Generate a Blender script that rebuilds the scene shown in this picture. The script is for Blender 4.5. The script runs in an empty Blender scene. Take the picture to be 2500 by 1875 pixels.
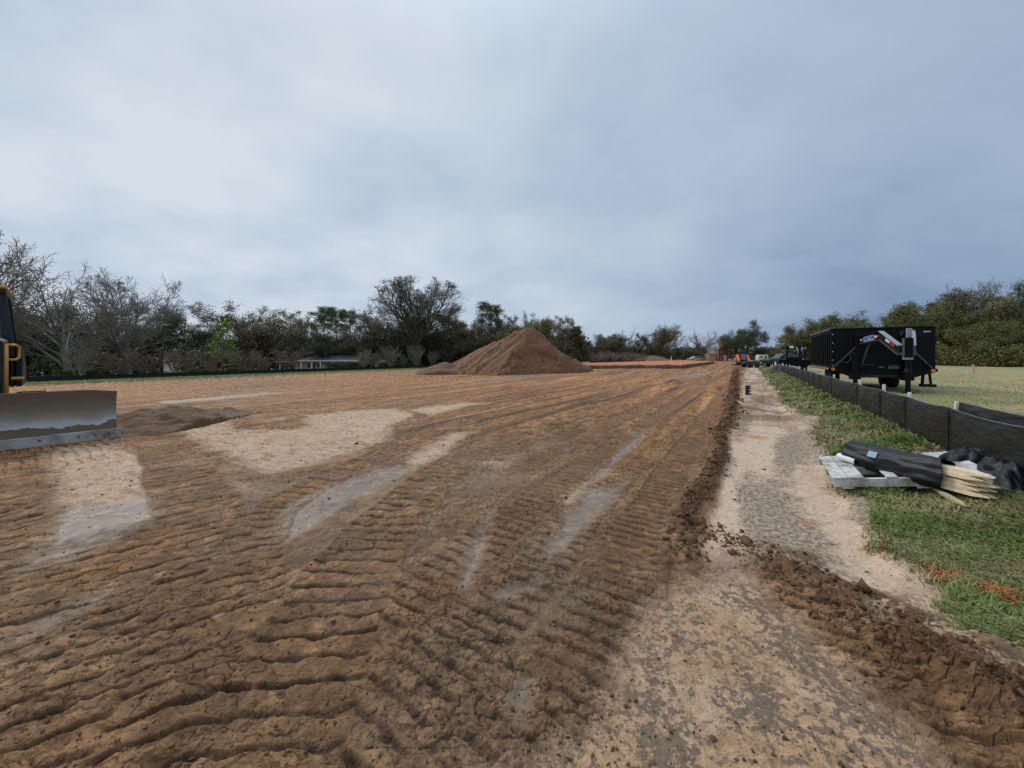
import bpy, bmesh, math, random
import numpy as np
from mathutils import Vector, Matrix
PI = math.pi
scene = bpy.context.scene
col = scene.collection
R = math.radians
EYE = 1.6
F = 937.0           # focal length in pixels of a 2500 px wide frame
HZ = 868.0          # horizon row of that frame
DU = (0.524, 0.851) # direction in which the site, its fence and its ruts run

# ------------------------------------------------------------------ helpers
def tag(o, label=None, cat=None, group=None, kind=None):
    if label: o['label'] = label
    if cat: o['category'] = cat
    if group: o['group'] = group
    if kind: o['kind'] = kind
    return o

def empty(name, loc=(0, 0, 0), rz=0.0, label=None, cat=None, group=None):
    o = bpy.data.objects.new(name, None)
    o.location = loc; o.rotation_euler = (0, 0, rz); o.empty_display_size = 0.2
    col.objects.link(o)
    return tag(o, label, cat, group)

def link(name, me, mat, parent=None, smooth=False):
    o = bpy.data.objects.new(name, me)
    if mat is not None and len(me.materials) == 0: me.materials.append(mat)
    if smooth: me.shade_smooth()
    col.objects.link(o)
    if parent is not None: o.parent = parent
    return o

def npmesh(name, verts, faces, smooth=False):
    """verts (N,3), faces (M,k) -> mesh"""
    verts = np.ascontiguousarray(verts, dtype=np.float32)
    faces = np.ascontiguousarray(faces, dtype=np.int32)
    me = bpy.data.meshes.new(name)
    n, (m, k) = len(verts), faces.shape
    me.vertices.add(n); me.loops.add(m * k); me.polygons.add(m)
    me.vertices.foreach_set('co', verts.ravel())
    me.loops.foreach_set('vertex_index', faces.ravel())
    me.polygons.foreach_set('loop_start', np.arange(0, m * k, k, dtype=np.int32))
    me.update(calc_edges=True)
    if smooth: me.shade_smooth()
    return me

def point_attr(me, name, arr, kind='FLOAT'):
    a = me.attributes.new(name, 'FLOAT_COLOR' if kind == 'COLOR' else 'FLOAT', 'POINT')
    if kind == 'COLOR':
        c = np.ones((len(arr), 4), dtype=np.float32); c[:, :3] = arr
        a.data.foreach_set('color', c.ravel())
    else:
        a.data.foreach_set('value', np.ascontiguousarray(arr, dtype=np.float32))

def copy_tree(o, parent=None):
    c = o.copy(); col.objects.link(c)
    if parent is not None: c.parent = parent
    for ch in list(o.children): copy_tree(ch, c)
    return c

class MB:
    """collects boxes, tubes and prisms; build() links them as ONE mesh object"""
    def __init__(s): s.v = []; s.f = []
    def add(s, vs, fs):
        n = len(s.v); s.v += [tuple(v) for v in vs]; s.f += [tuple(i + n for i in f) for f in fs]
    def box(s, c, d, rot=(0, 0, 0), taper=1.0):
        m = Matrix.Translation(c) @ (Matrix.Rotation(rot[2], 4, 'Z') @ Matrix.Rotation(rot[1], 4, 'Y') @ Matrix.Rotation(rot[0], 4, 'X'))
        x, y, z = d[0] / 2, d[1] / 2, d[2] / 2; t = taper
        vs = [m @ Vector(p) for p in ((-x, -y, -z), (x, -y, -z), (x, y, -z), (-x, y, -z), (-x * t, -y * t, z), (x * t, -y * t, z), (x * t, y * t, z), (-x * t, y * t, z))]
        s.add(vs, [(0, 3, 2, 1), (4, 5, 6, 7), (0, 1, 5, 4), (1, 2, 6, 5), (2, 3, 7, 6), (3, 0, 4, 7)])
    def bar(s, a, b, w, h=None, up=(0, 0, 1)):
        a, b = Vector(a), Vector(b); h = h or w; d = (b - a).normalized(); u = Vector(up)
        if abs(d.dot(u)) > 0.98: u = Vector((1, 0, 0))
        r = d.cross(u).normalized(); u = r.cross(d)
        vs = [p + r * (sx * w / 2) + u * (sz * h / 2) for p in (a, b) for sx, sz in ((-1, -1), (1, -1), (1, 1), (-1, 1))]
        s.add(vs, [(0, 1, 2, 3), (7, 6, 5, 4), (0, 4, 5, 1), (1, 5, 6, 2), (2, 6, 7, 3), (3, 7, 4, 0)])
    def tube(s, pts, r, n=8, caps=True):
        pts = [Vector(p) for p in pts]; rs = r if isinstance(r, (list, tuple)) else [r] * len(pts)
        base = len(s.v); prev = None
        for i, p in enumerate(pts):
            d = (pts[min(i + 1, len(pts) - 1)] - pts[max(i - 1, 0)]).normalized()
            u = Vector((0, 0, 1)) if abs(d.z) < 0.95 else Vector((1, 0, 0))
            if prev is not None: u = prev
            a = (u - d * u.dot(d)).normalized(); prev = a; b = d.cross(a)
            for k in range(n):
                t = 2 * PI * k / n
                s.v.append(tuple(p + a * (math.cos(t) * rs[i]) + b * (math.sin(t) * rs[i])))
        for i in range(len(pts) - 1):
            for k in range(n):
                k2 = (k + 1) % n
                s.f.append((base + i * n + k, base + i * n + k2, base + (i + 1) * n + k2, base + (i + 1) * n + k))
        if caps:
            s.f.append(tuple(base + k for k in reversed(range(n))))
            s.f.append(tuple(base + (len(pts) - 1) * n + k for k in range(n)))
    def prism(s, pts, depth_vec):
        n = len(pts); d = Vector(depth_vec); p = [Vector(q) for q in pts]
        s.add(p + [q + d for q in p], [tuple(reversed(range(n))), tuple(range(n, 2 * n))] + [(i, (i + 1) % n, n + (i + 1) % n, n + i) for i in range(n)])
    def build(s, name, mat, parent=None, bevel=0.0, smooth=False):
        me = bpy.data.meshes.new(name); me.from_pydata(s.v, [], s.f); me.update()
        bm = bmesh.new(); bm.from_mesh(me); bmesh.ops.recalc_face_normals(bm, faces=bm.faces)
        if bevel > 0:
            bmesh.ops.bevel(bm, geom=[e for e in bm.edges if len(e.link_faces) == 2 and e.calc_face_angle() > 0.6], offset=bevel, segments=1, affect='EDGES', clamp_overlap=True)
        bm.to_mesh(me); bm.free()
        return link(name, me, mat, parent, smooth)

# ------------------------------------------------------------------ noise
_rng = np.random.default_rng(7)
_TA = _rng.random((256, 256)) * 2 * PI
_GX, _GY = np.cos(_TA).astype(np.float32), np.sin(_TA).astype(np.float32)
def perlin(x, y, s=1.0, off=0.0):
    x = np.asarray(x, dtype=np.float64) * s + 13.7 * off + 1000; y = np.asarray(y, dtype=np.float64) * s + 7.3 * off + 1000
    xi = np.floor(x).astype(np.int64); yi = np.floor(y).astype(np.int64)
    fx = (x - xi).astype(np.float32); fy = (y - yi).astype(np.float32)
    u = fx * fx * fx * (fx * (fx * 6 - 15) + 10); v = fy * fy * fy * (fy * (fy * 6 - 15) + 10)
    x0, x1, y0, y1 = xi & 255, (xi + 1) & 255, yi & 255, (yi + 1) & 255
    g = lambda a, b, dx, dy: _GX[a, b] * dx + _GY[a, b] * dy
    a = g(x0, y0, fx, fy); b = g(x1, y0, fx - 1, fy); c = g(x0, y1, fx, fy - 1); d = g(x1, y1, fx - 1, fy - 1)
    return ((a + (b - a) * u) + ((c + (d - c) * u) - (a + (b - a) * u)) * v) * 1.5   # about -1..1
def fbm(x, y, s=1.0, o=4, off=0.0, gain=0.5):
    r = 0; a = 1; t = 0
    for i in range(o):
        r = r + a * perlin(x, y, s * 2.03 ** i, off + i * 3.1); t += a; a *= gain
    return r / t
def ridged(x, y, s=1.0, o=4, off=0.0):
    r = 0; a = 1; t = 0
    for i in range(o):
        r = r + a * (1 - np.abs(perlin(x, y, s * 2.1 ** i, off + i * 5.7))); t += a; a *= 0.5
    return r / t
def worley(x, y, s, seed):
    """cell noise: (gap to the cell border, random value of the cell)"""
    x = x * s + 500; y = y * s + 500; xi = np.floor(x); yi = np.floor(y)
    f1 = np.full(x.shape, 9.0); f2 = np.full(x.shape, 9.0); hv = np.zeros(x.shape)
    for dx in (-1, 0, 1):
        for dy in (-1, 0, 1):
            cx_, cy_ = xi + dx, yi + dy
            k1 = (cx_.astype(np.int64) * 73 + cy_.astype(np.int64) * 151 + seed * 17) & 255; k2 = (cx_.astype(np.int64) * 37 + cy_.astype(np.int64) * 211 + seed * 29) & 255
            px_ = cx_ + _TA[k1, k2] / (2 * PI); py_ = cy_ + _TA[k2, (k1 + 91) & 255] / (2 * PI)
            d = (x - px_) ** 2 + (y - py_) ** 2
            m = d < f1; f2 = np.where(m, f1, np.minimum(f2, d)); f1 = np.where(m, d, f1); hv = np.where(m, _TA[(k1 + 13) & 255, (k2 + 57) & 255] / (2 * PI), hv)
    return np.sqrt(f2) - np.sqrt(f1), hv
def sstep(x, a, b):
    t = np.clip((x - a) / (b - a), 0, 1); return t * t * (3 - 2 * t)
def mixc(c, d, m):
    return c * (1 - m[:, None]) + np.asarray(d, dtype=np.float32)[None, :] * m[:, None] if np.ndim(d) == 1 else c * (1 - m[:, None]) + d * m[:, None]

# ------------------------------------------------------------------ terrain
def terr(x, y):
    x = np.asarray(x, dtype=np.float64); y = np.asarray(y, dtype=np.float64)
    v = x * DU[1] - y * DU[0]; u = x * DU[0] + y * DU[1]
    t = -0.0195 * np.clip(-v - 11, 0, 46) - 0.034 * np.clip(-v - 57, 0, 40)
    r = 0.10 * sstep(v, 0.75, 1.05) + 0.2 * sstep(v, 1.0, 2.2) + 0.1 * sstep(v, 2.3, 4.0)
    return t + r * (1 - sstep(u, 26, 60)) * sstep(u, -6, 2)
def T(x, y): return float(terr(x, y))
def G(px, py):
    """where the sight line through a pixel of the photograph meets the terrain"""
    a = (px - 1250) / F; b = (py - HZ) / F; y = 3.0
    z = 0.0
    for _ in range(40):
        y = (EYE - z) / b; z = 0.5 * z + 0.5 * T(a * y, y)
    return (a * y, y)
def D(px, py): return G(px * 2500 / 2212, py * 2500 / 2212)   # the same from the 2212 px wide view
def XY(px, y): return ((px - 1250) / F * y, y)

# ------------------------------------------------------------------ materials
def newmat(name):
    m = bpy.data.materials.new(name); m.use_nodes = True
    nt = m.node_tree; b = nt.nodes['Principled BSDF']
    return m, nt, b
def N(nt, t, **kw):
    n = nt.nodes.new(t)
    for k, v in kw.items(): setattr(n, k, v)
    return n
def simple(name, color, rough=0.6, metal=0.0, var=0.15, scale=8.0, bump=0.0, bscale=40.0, spec=0.5, dirt=None, dirtamt=0.4, coords='Object'):
    m, nt, b = newmat(name)
    tc = N(nt, 'ShaderNodeTexCoord')
    nz = N(nt, 'ShaderNodeTexNoise'); nz.inputs['Scale'].default_value = scale; nz.inputs['Detail'].default_value = 6
    nt.links.new(tc.outputs[coords], nz.inputs['Vector'])
    cr = N(nt, 'ShaderNodeValToRGB')
    c = np.array(color)
    cr.color_ramp.elements[0].position = 0.3; cr.color_ramp.elements[1].position = 0.7
    cr.color_ramp.elements[0].color = (*(c * (1 - var)), 1); cr.color_ramp.elements[1].color = (*np.clip(c * (1 + var), 0, 1), 1)
    nt.links.new(nz.outputs['Fac'], cr.inputs['Fac'])
    out = cr.outputs['Color']
    if dirt is not None:
        n2 = N(nt, 'ShaderNodeTexNoise'); n2.inputs['Scale'].default_value = scale * 0.45; n2.inputs['Detail'].default_value = 8; n2.inputs['Roughness'].default_value = 0.65
        nt.links.new(tc.outputs[coords], n2.inputs['Vector'])
        r2 = N(nt, 'ShaderNodeValToRGB'); r2.color_ramp.elements[0].position = 0.62 - dirtamt * 0.4; r2.color_ramp.elements[1].position = 0.72 - dirtamt * 0.2
        nt.links.new(n2.outputs['Fac'], r2.inputs['Fac'])
        mx = N(nt, 'ShaderNodeMix', data_type='RGBA'); nt.links.new(r2.outputs['Color'], mx.inputs[0])
        nt.links.new(out, mx.inputs[6]); mx.inputs[7].default_value = (*dirt, 1); out = mx.outputs[2]
    nt.links.new(out, b.inputs['Base Color'])
    b.inputs['Roughness'].default_value = rough; b.inputs['Metallic'].default_value = metal
    b.inputs['Specular IOR Level'].default_value = spec
    if bump > 0:
        nb = N(nt, 'ShaderNodeTexNoise'); nb.inputs['Scale'].default_value = bscale; nb.inputs['Detail'].default_value = 5
        nt.links.new(tc.outputs[coords], nb.inputs['Vector'])
        bp = N(nt, 'ShaderNodeBump'); bp.inputs['Strength'].default_value = bump; bp.inputs['Distance'].default_value = 0.02
        nt.links.new(nb.outputs['Fac'], bp.inputs['Height']); nt.links.new(bp.outputs['Normal'], b.inputs['Normal'])
    return m
def attrmat(name, rough=0.85, bump=0.5, bscale=60.0, spec=0.35, wet=True, var=0.25, vscale=90.0, bdist=0.008):
    m, nt, b = newmat(name)
    at = N(nt, 'ShaderNodeAttribute', attribute_name='Col')
    geo = N(nt, 'ShaderNodeNewGeometry')
    nz = N(nt, 'ShaderNodeTexNoise'); nz.inputs['Scale'].default_value = vscale; nz.inputs['Detail'].default_value = 4
    nt.links.new(geo.outputs['Position'], nz.inputs['Vector'])
    mr = N(nt, 'ShaderNodeMapRange'); mr.inputs['From Min'].default_value = 0.3; mr.inputs['From Max'].default_value = 0.7
    mr.inputs['To Min'].default_value = 1 - var; mr.inputs['To Max'].default_value = 1 + var
    nt.links.new(nz.outputs['Fac'], mr.inputs['Value'])
    vm = N(nt, 'ShaderNodeVectorMath', operation='SCALE')
    nt.links.new(at.outputs['Color'], vm.inputs[0]); nt.links.new(mr.outputs['Result'], vm.inputs['Scale'])
    nt.links.new(vm.outputs['Vector'], b.inputs['Base Color'])
    b.inputs['Roughness'].default_value = rough; b.inputs['Specular IOR Level'].default_value = spec
    bp = N(nt, 'ShaderNodeBump'); bp.inputs['Strength'].default_value = bump; bp.inputs['Distance'].default_value = bdist
    n3 = N(nt, 'ShaderNodeTexNoise'); n3.inputs['Scale'].default_value = bscale; n3.inputs['Detail'].default_value = 6; n3.inputs['Roughness'].default_value = 0.65
    nt.links.new(geo.outputs['Position'], n3.inputs['Vector'])
    nt.links.new(n3.outputs['Fac'], bp.inputs['Height']); nt.links.new(bp.outputs['Normal'], b.inputs['Normal'])
    if wet:
        aw = N(nt, 'ShaderNodeAttribute', attribute_name='wet')
        m2 = N(nt, 'ShaderNodeMapRange'); m2.inputs['To Min'].default_value = rough; m2.inputs['To Max'].default_value = 0.48
        nt.links.new(aw.outputs['Fac'], m2.inputs['Value']); nt.links.new(m2.outputs['Result'], b.inputs['Roughness'])
        m3 = N(nt, 'ShaderNodeMapRange'); m3.inputs['To Min'].default_value = bump; m3.inputs['To Max'].default_value = bump * 0.1
        nt.links.new(aw.outputs['Fac'], m3.inputs['Value']); nt.links.new(m3.outputs['Result'], bp.inputs['Strength'])
        m4 = N(nt, 'ShaderNodeMapRange'); m4.inputs['To Min'].default_value = spec; m4.inputs['To Max'].default_value = 0.14
        nt.links.new(aw.outputs['Fac'], m4.inputs['Value']); nt.links.new(m4.outputs['Result'], b.inputs['Specular IOR Level'])
    return m

# ------------------------------------------------------------------ camera
cam = bpy.data.cameras.new('camera'); co = bpy.data.objects.new('camera', cam); col.objects.link(co)
co.location = (0, 0, EYE); co.rotation_euler = (PI / 2, 0, 0)
cam.sensor_width = 36.0; cam.lens = 36.0 * F / 2500; cam.shift_y = -(937.5 - HZ) / 2500
cam.clip_start = 0.05; cam.clip_end = 5000
scene.camera = co
scene.render.resolution_x = 1024; scene.render.resolution_y = 768
scene.view_settings.view_transform = 'Standard'; scene.view_settings.look = 'None'
scene.view_settings.exposure = 0.0; scene.view_settings.gamma = 1.0

# ------------------------------------------------------------------ sky and sun
SUN_EL, SUN_AZ = R(40), R(-42)      # azimuth measured from +Y towards +X
w = bpy.data.worlds.new('World'); scene.world = w; w.use_nodes = True
nt = w.node_tree; nt.nodes.clear()
out = N(nt, 'ShaderNodeOutputWorld'); bg = N(nt, 'ShaderNodeBackground'); bg.inputs['Strength'].default_value = 0.1
nt.links.new(bg.outputs[0], out.inputs[0])
sky = N(nt, 'ShaderNodeTexSky', sky_type='NISHITA'); sky.sun_disc = False; sky.sun_elevation = SUN_EL; sky.sun_rotation = SUN_AZ
tc = N(nt, 'ShaderNodeTexCoord')
sp = N(nt, 'ShaderNodeSeparateXYZ'); nt.links.new(tc.outputs['Generated'], sp.inputs[0])
def M(op, a, b=None, c=None, clamp=False):
    n = N(nt, 'ShaderNodeMath', operation=op, use_clamp=clamp)
    for i, v in enumerate((a, b, c)):
        if v is None: continue
        if isinstance(v, (int, float)): n.inputs[i].default_value = v
        else: nt.links.new(v, n.inputs[i])
    return n.outputs[0]
X_, Y_, Z_ = sp.outputs
zc = M('MAXIMUM', Z_, 0.0)
dn = M('ADD', zc, 0.34)
cx = M('DIVIDE', X_, dn); cy = M('DIVIDE', Y_, dn)
def cloudnoise(sx, sy, rot, detail, rough, seed, dist=0.0):
    cb = N(nt, 'ShaderNodeCombineXYZ'); nt.links.new(cx, cb.inputs[0]); nt.links.new(cy, cb.inputs[1]); cb.inputs[2].default_value = seed
    mp = N(nt, 'ShaderNodeMapping'); mp.inputs['Rotation'].default_value = (0, 0, rot); mp.inputs['Scale'].default_value = (sx, sy, 1)
    nt.links.new(cb.outputs[0], mp.inputs[0])
    nz = N(nt, 'ShaderNodeTexNoise'); nz.inputs['Scale'].default_value = 1.0; nz.inputs['Detail'].default_value = detail; nz.inputs['Roughness'].default_value = rough
    nz.inputs['Distortion'].default_value = dist
    nt.links.new(mp.outputs[0], nz.inputs['Vector'])
    return M('SUBTRACT', nz.outputs['Fac'], 0.5)
n1 = cloudnoise(1.9, 2.0, 0.3, 4, 0.42, 3.7, 0.3)
n2 = cloudnoise(0.9, 2.6, R(-32), 5, 0.55, 9.1, 0.2)
n3 = cloudnoise(5.2, 5.6, 0.2, 5, 0.5, 1.3, 0.4)
az = M('DIVIDE', X_, M('SQRT', M('ADD', M('ADD', M('MULTIPLY', X_, X_), M('MULTIPLY', Y_, Y_)), 0.02)))
def glow(dx, dy, dz, pw):
    l = math.sqrt(dx * dx + dy * dy + dz * dz)
    d = M('ADD', M('ADD', M('MULTIPLY', X_, dx / l), M('MULTIPLY', Y_, dy / l)), M('MULTIPLY', Z_, dz / l))
    return M('POWER', M('MAXIMUM', d, 0.0), pw)
g1 = glow(-0.28, 1, 0.75, 9)
g2 = glow(-1.0, 1, 0.35, 14)
g3 = glow(-1.3, 1, 1.0, 18)
leftw = M('SUBTRACT', 0.60, M('MULTIPLY', az, 0.5), clamp=True)
f = M('ADD', 0.62, M('MULTIPLY', az, -0.27))
f = M('ADD', f, M('MULTIPLY', n1, M('MULTIPLY', leftw, 1.25)))
f = M('ADD', f, M('MULTIPLY', n2, 0.30))
f = M('ADD', f, M('MULTIPLY', n3, M('MULTIPLY', leftw, 0.55)))
f = M('ADD', f, M('MULTIPLY', g1, 0.16))
f = M('ADD', f, M('MULTIPLY', g2, 0.03))
f = M('SUBTRACT', f, M('MULTIPLY', g3, 0.14))
f = M('SUBTRACT', f, M('MULTIPLY', glow(0.95, 1, 0.02, 16), 0.34))
f = M('ADD', f, 0.0, clamp=True)
cr = N(nt, 'ShaderNodeValToRGB'); nt.links.new(f, cr.inputs[0])
e = cr.color_ramp.elements
e[0].position = 0.0; e[0].color = (0.170, 0.265, 0.415, 1)
e[1].position = 1.0; e[1].color = (0.650, 0.725, 0.805, 1)
for p, c in ((0.25, (0.325, 0.428, 0.570)), (0.5, (0.440, 0.538, 0.675)), (0.75, (0.548, 0.632, 0.735))):
    q = e.new(p); q.color = (*c, 1)
# the dome outside the frame is brighter overhead, as an overcast sky is
zen = N(nt, 'ShaderNodeMapRange', interpolation_type='SMOOTHSTEP'); nt.links.new(Z_, zen.inputs['Value'])
zen.inputs['From Min'].default_value = 0.60; zen.inputs['From Max'].default_value = 0.97; zen.inputs['To Min'].default_value = 1.0; zen.inputs['To Max'].default_value = 2.15
vs = N(nt, 'ShaderNodeVectorMath', operation='SCALE'); nt.links.new(cr.outputs[0], vs.inputs[0])
nt.links.new(M('MULTIPLY', zen.outputs[0], 10.0), vs.inputs['Scale'])
mx = N(nt, 'ShaderNodeMix', data_type='RGBA'); mx.inputs[0].default_value = 0.96
nt.links.new(sky.outputs[0], mx.inputs[6]); nt.links.new(vs.outputs[0], mx.inputs[7])
nt.links.new(mx.outputs[2], bg.inputs['Color'])
sl = bpy.data.lights.new('sun', 'SUN'); sl.energy = 1.5; sl.angle = R(10); sl.color = (1.0, 0.95, 0.88)
so = bpy.data.objects.new('sun', sl); col.objects.link(so)
sd = Vector((math.sin(SUN_AZ) * math.cos(SUN_EL), math.cos(SUN_AZ) * math.cos(SUN_EL), math.sin(SUN_EL)))
so.rotation_euler = sd.to_track_quat('Z', 'Y').to_euler(); so.location = (0, -10, 30)
# ------------------------------------------------------------------ ground
def polyD(pts): return np.array([D(*p) for p in pts])
def sdist(x, y, poly):
    """signed distance to a polygon, positive inside"""
    d2 = np.full(x.shape, 1e18); inside = np.zeros(x.shape, dtype=bool); n = len(poly)
    for i in range(n):
        ax, ay = poly[i]; bx, by = poly[(i + 1) % n]; ex, ey = bx - ax, by - ay
        t = np.clip(((x - ax) * ex + (y - ay) * ey) / (ex * ex + ey * ey + 1e-12), 0, 1)
        d2 = np.minimum(d2, (x - ax - t * ex) ** 2 + (y - ay - t * ey) ** 2)
        c = ((ay > y) != (by > y)) & (x < ex * (y - ay) / (ey + 1e-12 * (ey == 0)) + ax)
        inside ^= c
    d = np.sqrt(d2); return np.where(inside, d, -d)
def pline(x, y, pts):
    """distance along and signed lateral offset to a polyline"""
    best = np.full(x.shape, 1e18); S = np.zeros(x.shape); L = np.zeros(x.shape); s0 = 0.0
    for i in range(len(pts) - 1):
        ax, ay = pts[i]; bx, by = pts[i + 1]; ex, ey = bx - ax, by - ay; l = math.hypot(ex, ey); ex /= l; ey /= l
        s = (x - ax) * ex + (y - ay) * ey; sc = np.clip(s, 0, l)
        d2 = (x - ax - sc * ex) ** 2 + (y - ay - sc * ey) ** 2
        lat = (x - ax) * ey - (y - ay) * ex
        m = d2 < best
        best = np.where(m, d2, best); S = np.where(m, s0 + sc, S); L = np.where(m, np.sign(lat) * np.sqrt(d2), L); s0 += l
    return S, L
def smooth_line(pts, k=3):
    p = np.array(pts, dtype=float)
    for _ in range(k):
        q = [p[0]]
        for i in range(len(p) - 1): q += [0.75 * p[i] + 0.25 * p[i + 1], 0.25 * p[i] + 0.75 * p[i + 1]]
        q.append(p[-1]); p = np.array(q)
    return p

C_MUD = np.array((0.160, 0.083, 0.036)); C_ORANGE = np.array((0.37, 0.160, 0.050)); C_DARK = np.array((0.050, 0.027, 0.013))
C_SAND = np.array((0.48, 0.350, 0.245)); C_GREY = np.array((0.140, 0.103, 0.075)); C_TAN = np.array((0.40, 0.238, 0.118))
C_GRASSG = np.array((0.105, 0.135, 0.035)); C_DRY = np.array((0.37, 0.30, 0.14)); C_THATCH = np.array((0.17, 0.13, 0.065))

SAND_P = [polyD(p) for p in (
    [(340, 925), (400, 912), (490, 903), (520, 925), (640, 925), (650, 897), (760, 885), (860, 880), (905, 893), (850, 925), (850, 950), (700, 1000), (560, 1035), (500, 1000), (430, 965)],
    [(70, 985), (120, 965), (250, 955), (340, 980), (365, 1040), (360, 1110), (200, 1180), (60, 1260), (-30, 1290), (60, 1190), (110, 1130), (100, 1060), (90, 1020)],
    [(870, 885), (1000, 868), (1060, 868), (1010, 880), (930, 900)],
    [(850, 1000), (960, 935), (1040, 930), (1000, 955), (960, 990), (880, 1030)],
    [(1290, 1480), (1310, 1400), (1360, 1310), (1450, 1250), (1560, 1220), (1640, 1230), (1700, 1290), (1850, 1420), (2000, 1560), (2150, 1720), (2000, 2300), (1000, 2300), (930, 1800), (1010, 1680), (1150, 1600), (1250, 1540)],
    [(-200, 1500), (60, 1400), (130, 1390), (60, 1470), (30, 1530), (-200, 1560)],
    [(1190, 1080), (1330, 990), (1420, 905), (1440, 905), (1330, 1010), (1220, 1120)],
)]
WET_P = [polyD(p) for p in (
    [(590, 1150), (585, 1100), (700, 1045), (860, 1000), (900, 1015), (800, 1060), (740, 1100), (660, 1150), (600, 1185)],
    [(-20, 1260), (100, 1150), (140, 1095), (330, 1070), (360, 1105), (290, 1150), (150, 1225)],
    [(0, 1392), (60, 1340), (180, 1275), (280, 1255), (255, 1290), (150, 1345), (70, 1385)],
    [(1415, 905), (1340, 955), (1290, 1010), (1240, 1075), (1265, 1070), (1330, 1010), (1390, 950)],
    [(1560, 905), (1530, 975), (1490, 1040), (1430, 1110), (1410, 1150), (1435, 1140), (1500, 1060), (1545, 980), (1566, 930)],
    [(1170, 1180), (1250, 1060), (1370, 1030), (1340, 1080), (1240, 1170), (1170, 1230)],
    [(960, 1280), (1010, 1180), (1040, 1090), (1080, 1100), (1060, 1180), (1020, 1280)],
    [(1060, 1500), (1120, 1440), (1170, 1440), (1170, 1540), (1120, 1600)],
    [(900, 1060), (960, 1030), (960, 1045), (890, 1095)],
    [(1030, 1300), (1090, 1250), (1180, 1255), (1120, 1300)],
    [(1190, 975), (1250, 955), (1235, 975)],
    [(-260, 1640), (-20, 1540), (30, 1545), (0, 1590), (-200, 1680)],
    [(330, 868), (560, 848), (640, 846), (480, 862), (360, 873)],
    [(950, 826), (1110, 812), (1230, 806), (1240, 808), (1100, 819)],
    [(1450, 812), (1500, 806), (1540, 806), (1500, 816)],
    [(1480, 801), (1530, 800), (1540, 803)],
    [(560, 905), (620, 898), (610, 906)],
)]
TRK = [smooth_line(p) for p in (
    [D(275, 905), D(350, 960), D(430, 1080), D(470, 1200), D(420, 1400), D(380, 1560), D(330, 1760)],      # the dozer's own track, to the near left
    [D(-200, 980), D(-40, 1090), D(-50, 1260), D(-160, 1480), D(-300, 1700)],
    [D(1020, 905), D(860, 965), D(640, 1060), D(545, 1150), D(520, 1330)],
    [D(1150, 940), D(1010, 980), D(880, 1080), D(790, 1180), D(700, 1330), D(560, 1600), D(480, 1760)],
    [(-3.5, 3.35), (-2.86, 2.5), (-2.3, 1.8), (-1.85, 1.1), (-1.5, 0.5)],
)]
TW = [0.38, 0.42, 0.26, 0.36, 0.42]
WIND1 = np.array([(24.3, 41.6), (9.4, 16.3), (5.75, 10.06), (4.18, 7.73), (3.12, 5.72), (2.46, 4.88), (1.91, 4.12), (1.54, 3.47), (1.38, 3.0)])
WIND1F = np.array([(58, 95), (40, 66), (24.3, 41.6)])
WIND2 = smooth_line([(1.62, 3.75), (1.95, 3.2), (2.10, 2.6), (2.13, 2.0), (2.25, 1.6), (2.35, 0.9), (2.4, 0.0)], 2)

def cleats(s, t, w, pitch, seed, sx=1.0):
    """ribbed print of a crawler track: flat pads between narrow grooves"""
    ph = s / pitch + 0.22 * perlin(s, t, 0.9, seed) + 0.13 * perlin(s, t * 1.5, 4.5, seed + 1) + 0.05 * perlin(s, t, 14.0, seed + 3) + 0.25 * t * sx
    fr = ph - np.floor(ph)
    wd_ = 0.08 * perlin(s * 0.7, t * 2.5, 3.0, seed + 2)
    pad = sstep(fr, 0.02 + wd_, 0.20 + wd_) * (1 - sstep(fr, 0.84, 0.97))
    slope = -0.45 * (fr - 0.5) * pad
    return pad + slope, np.floor(ph)

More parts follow.
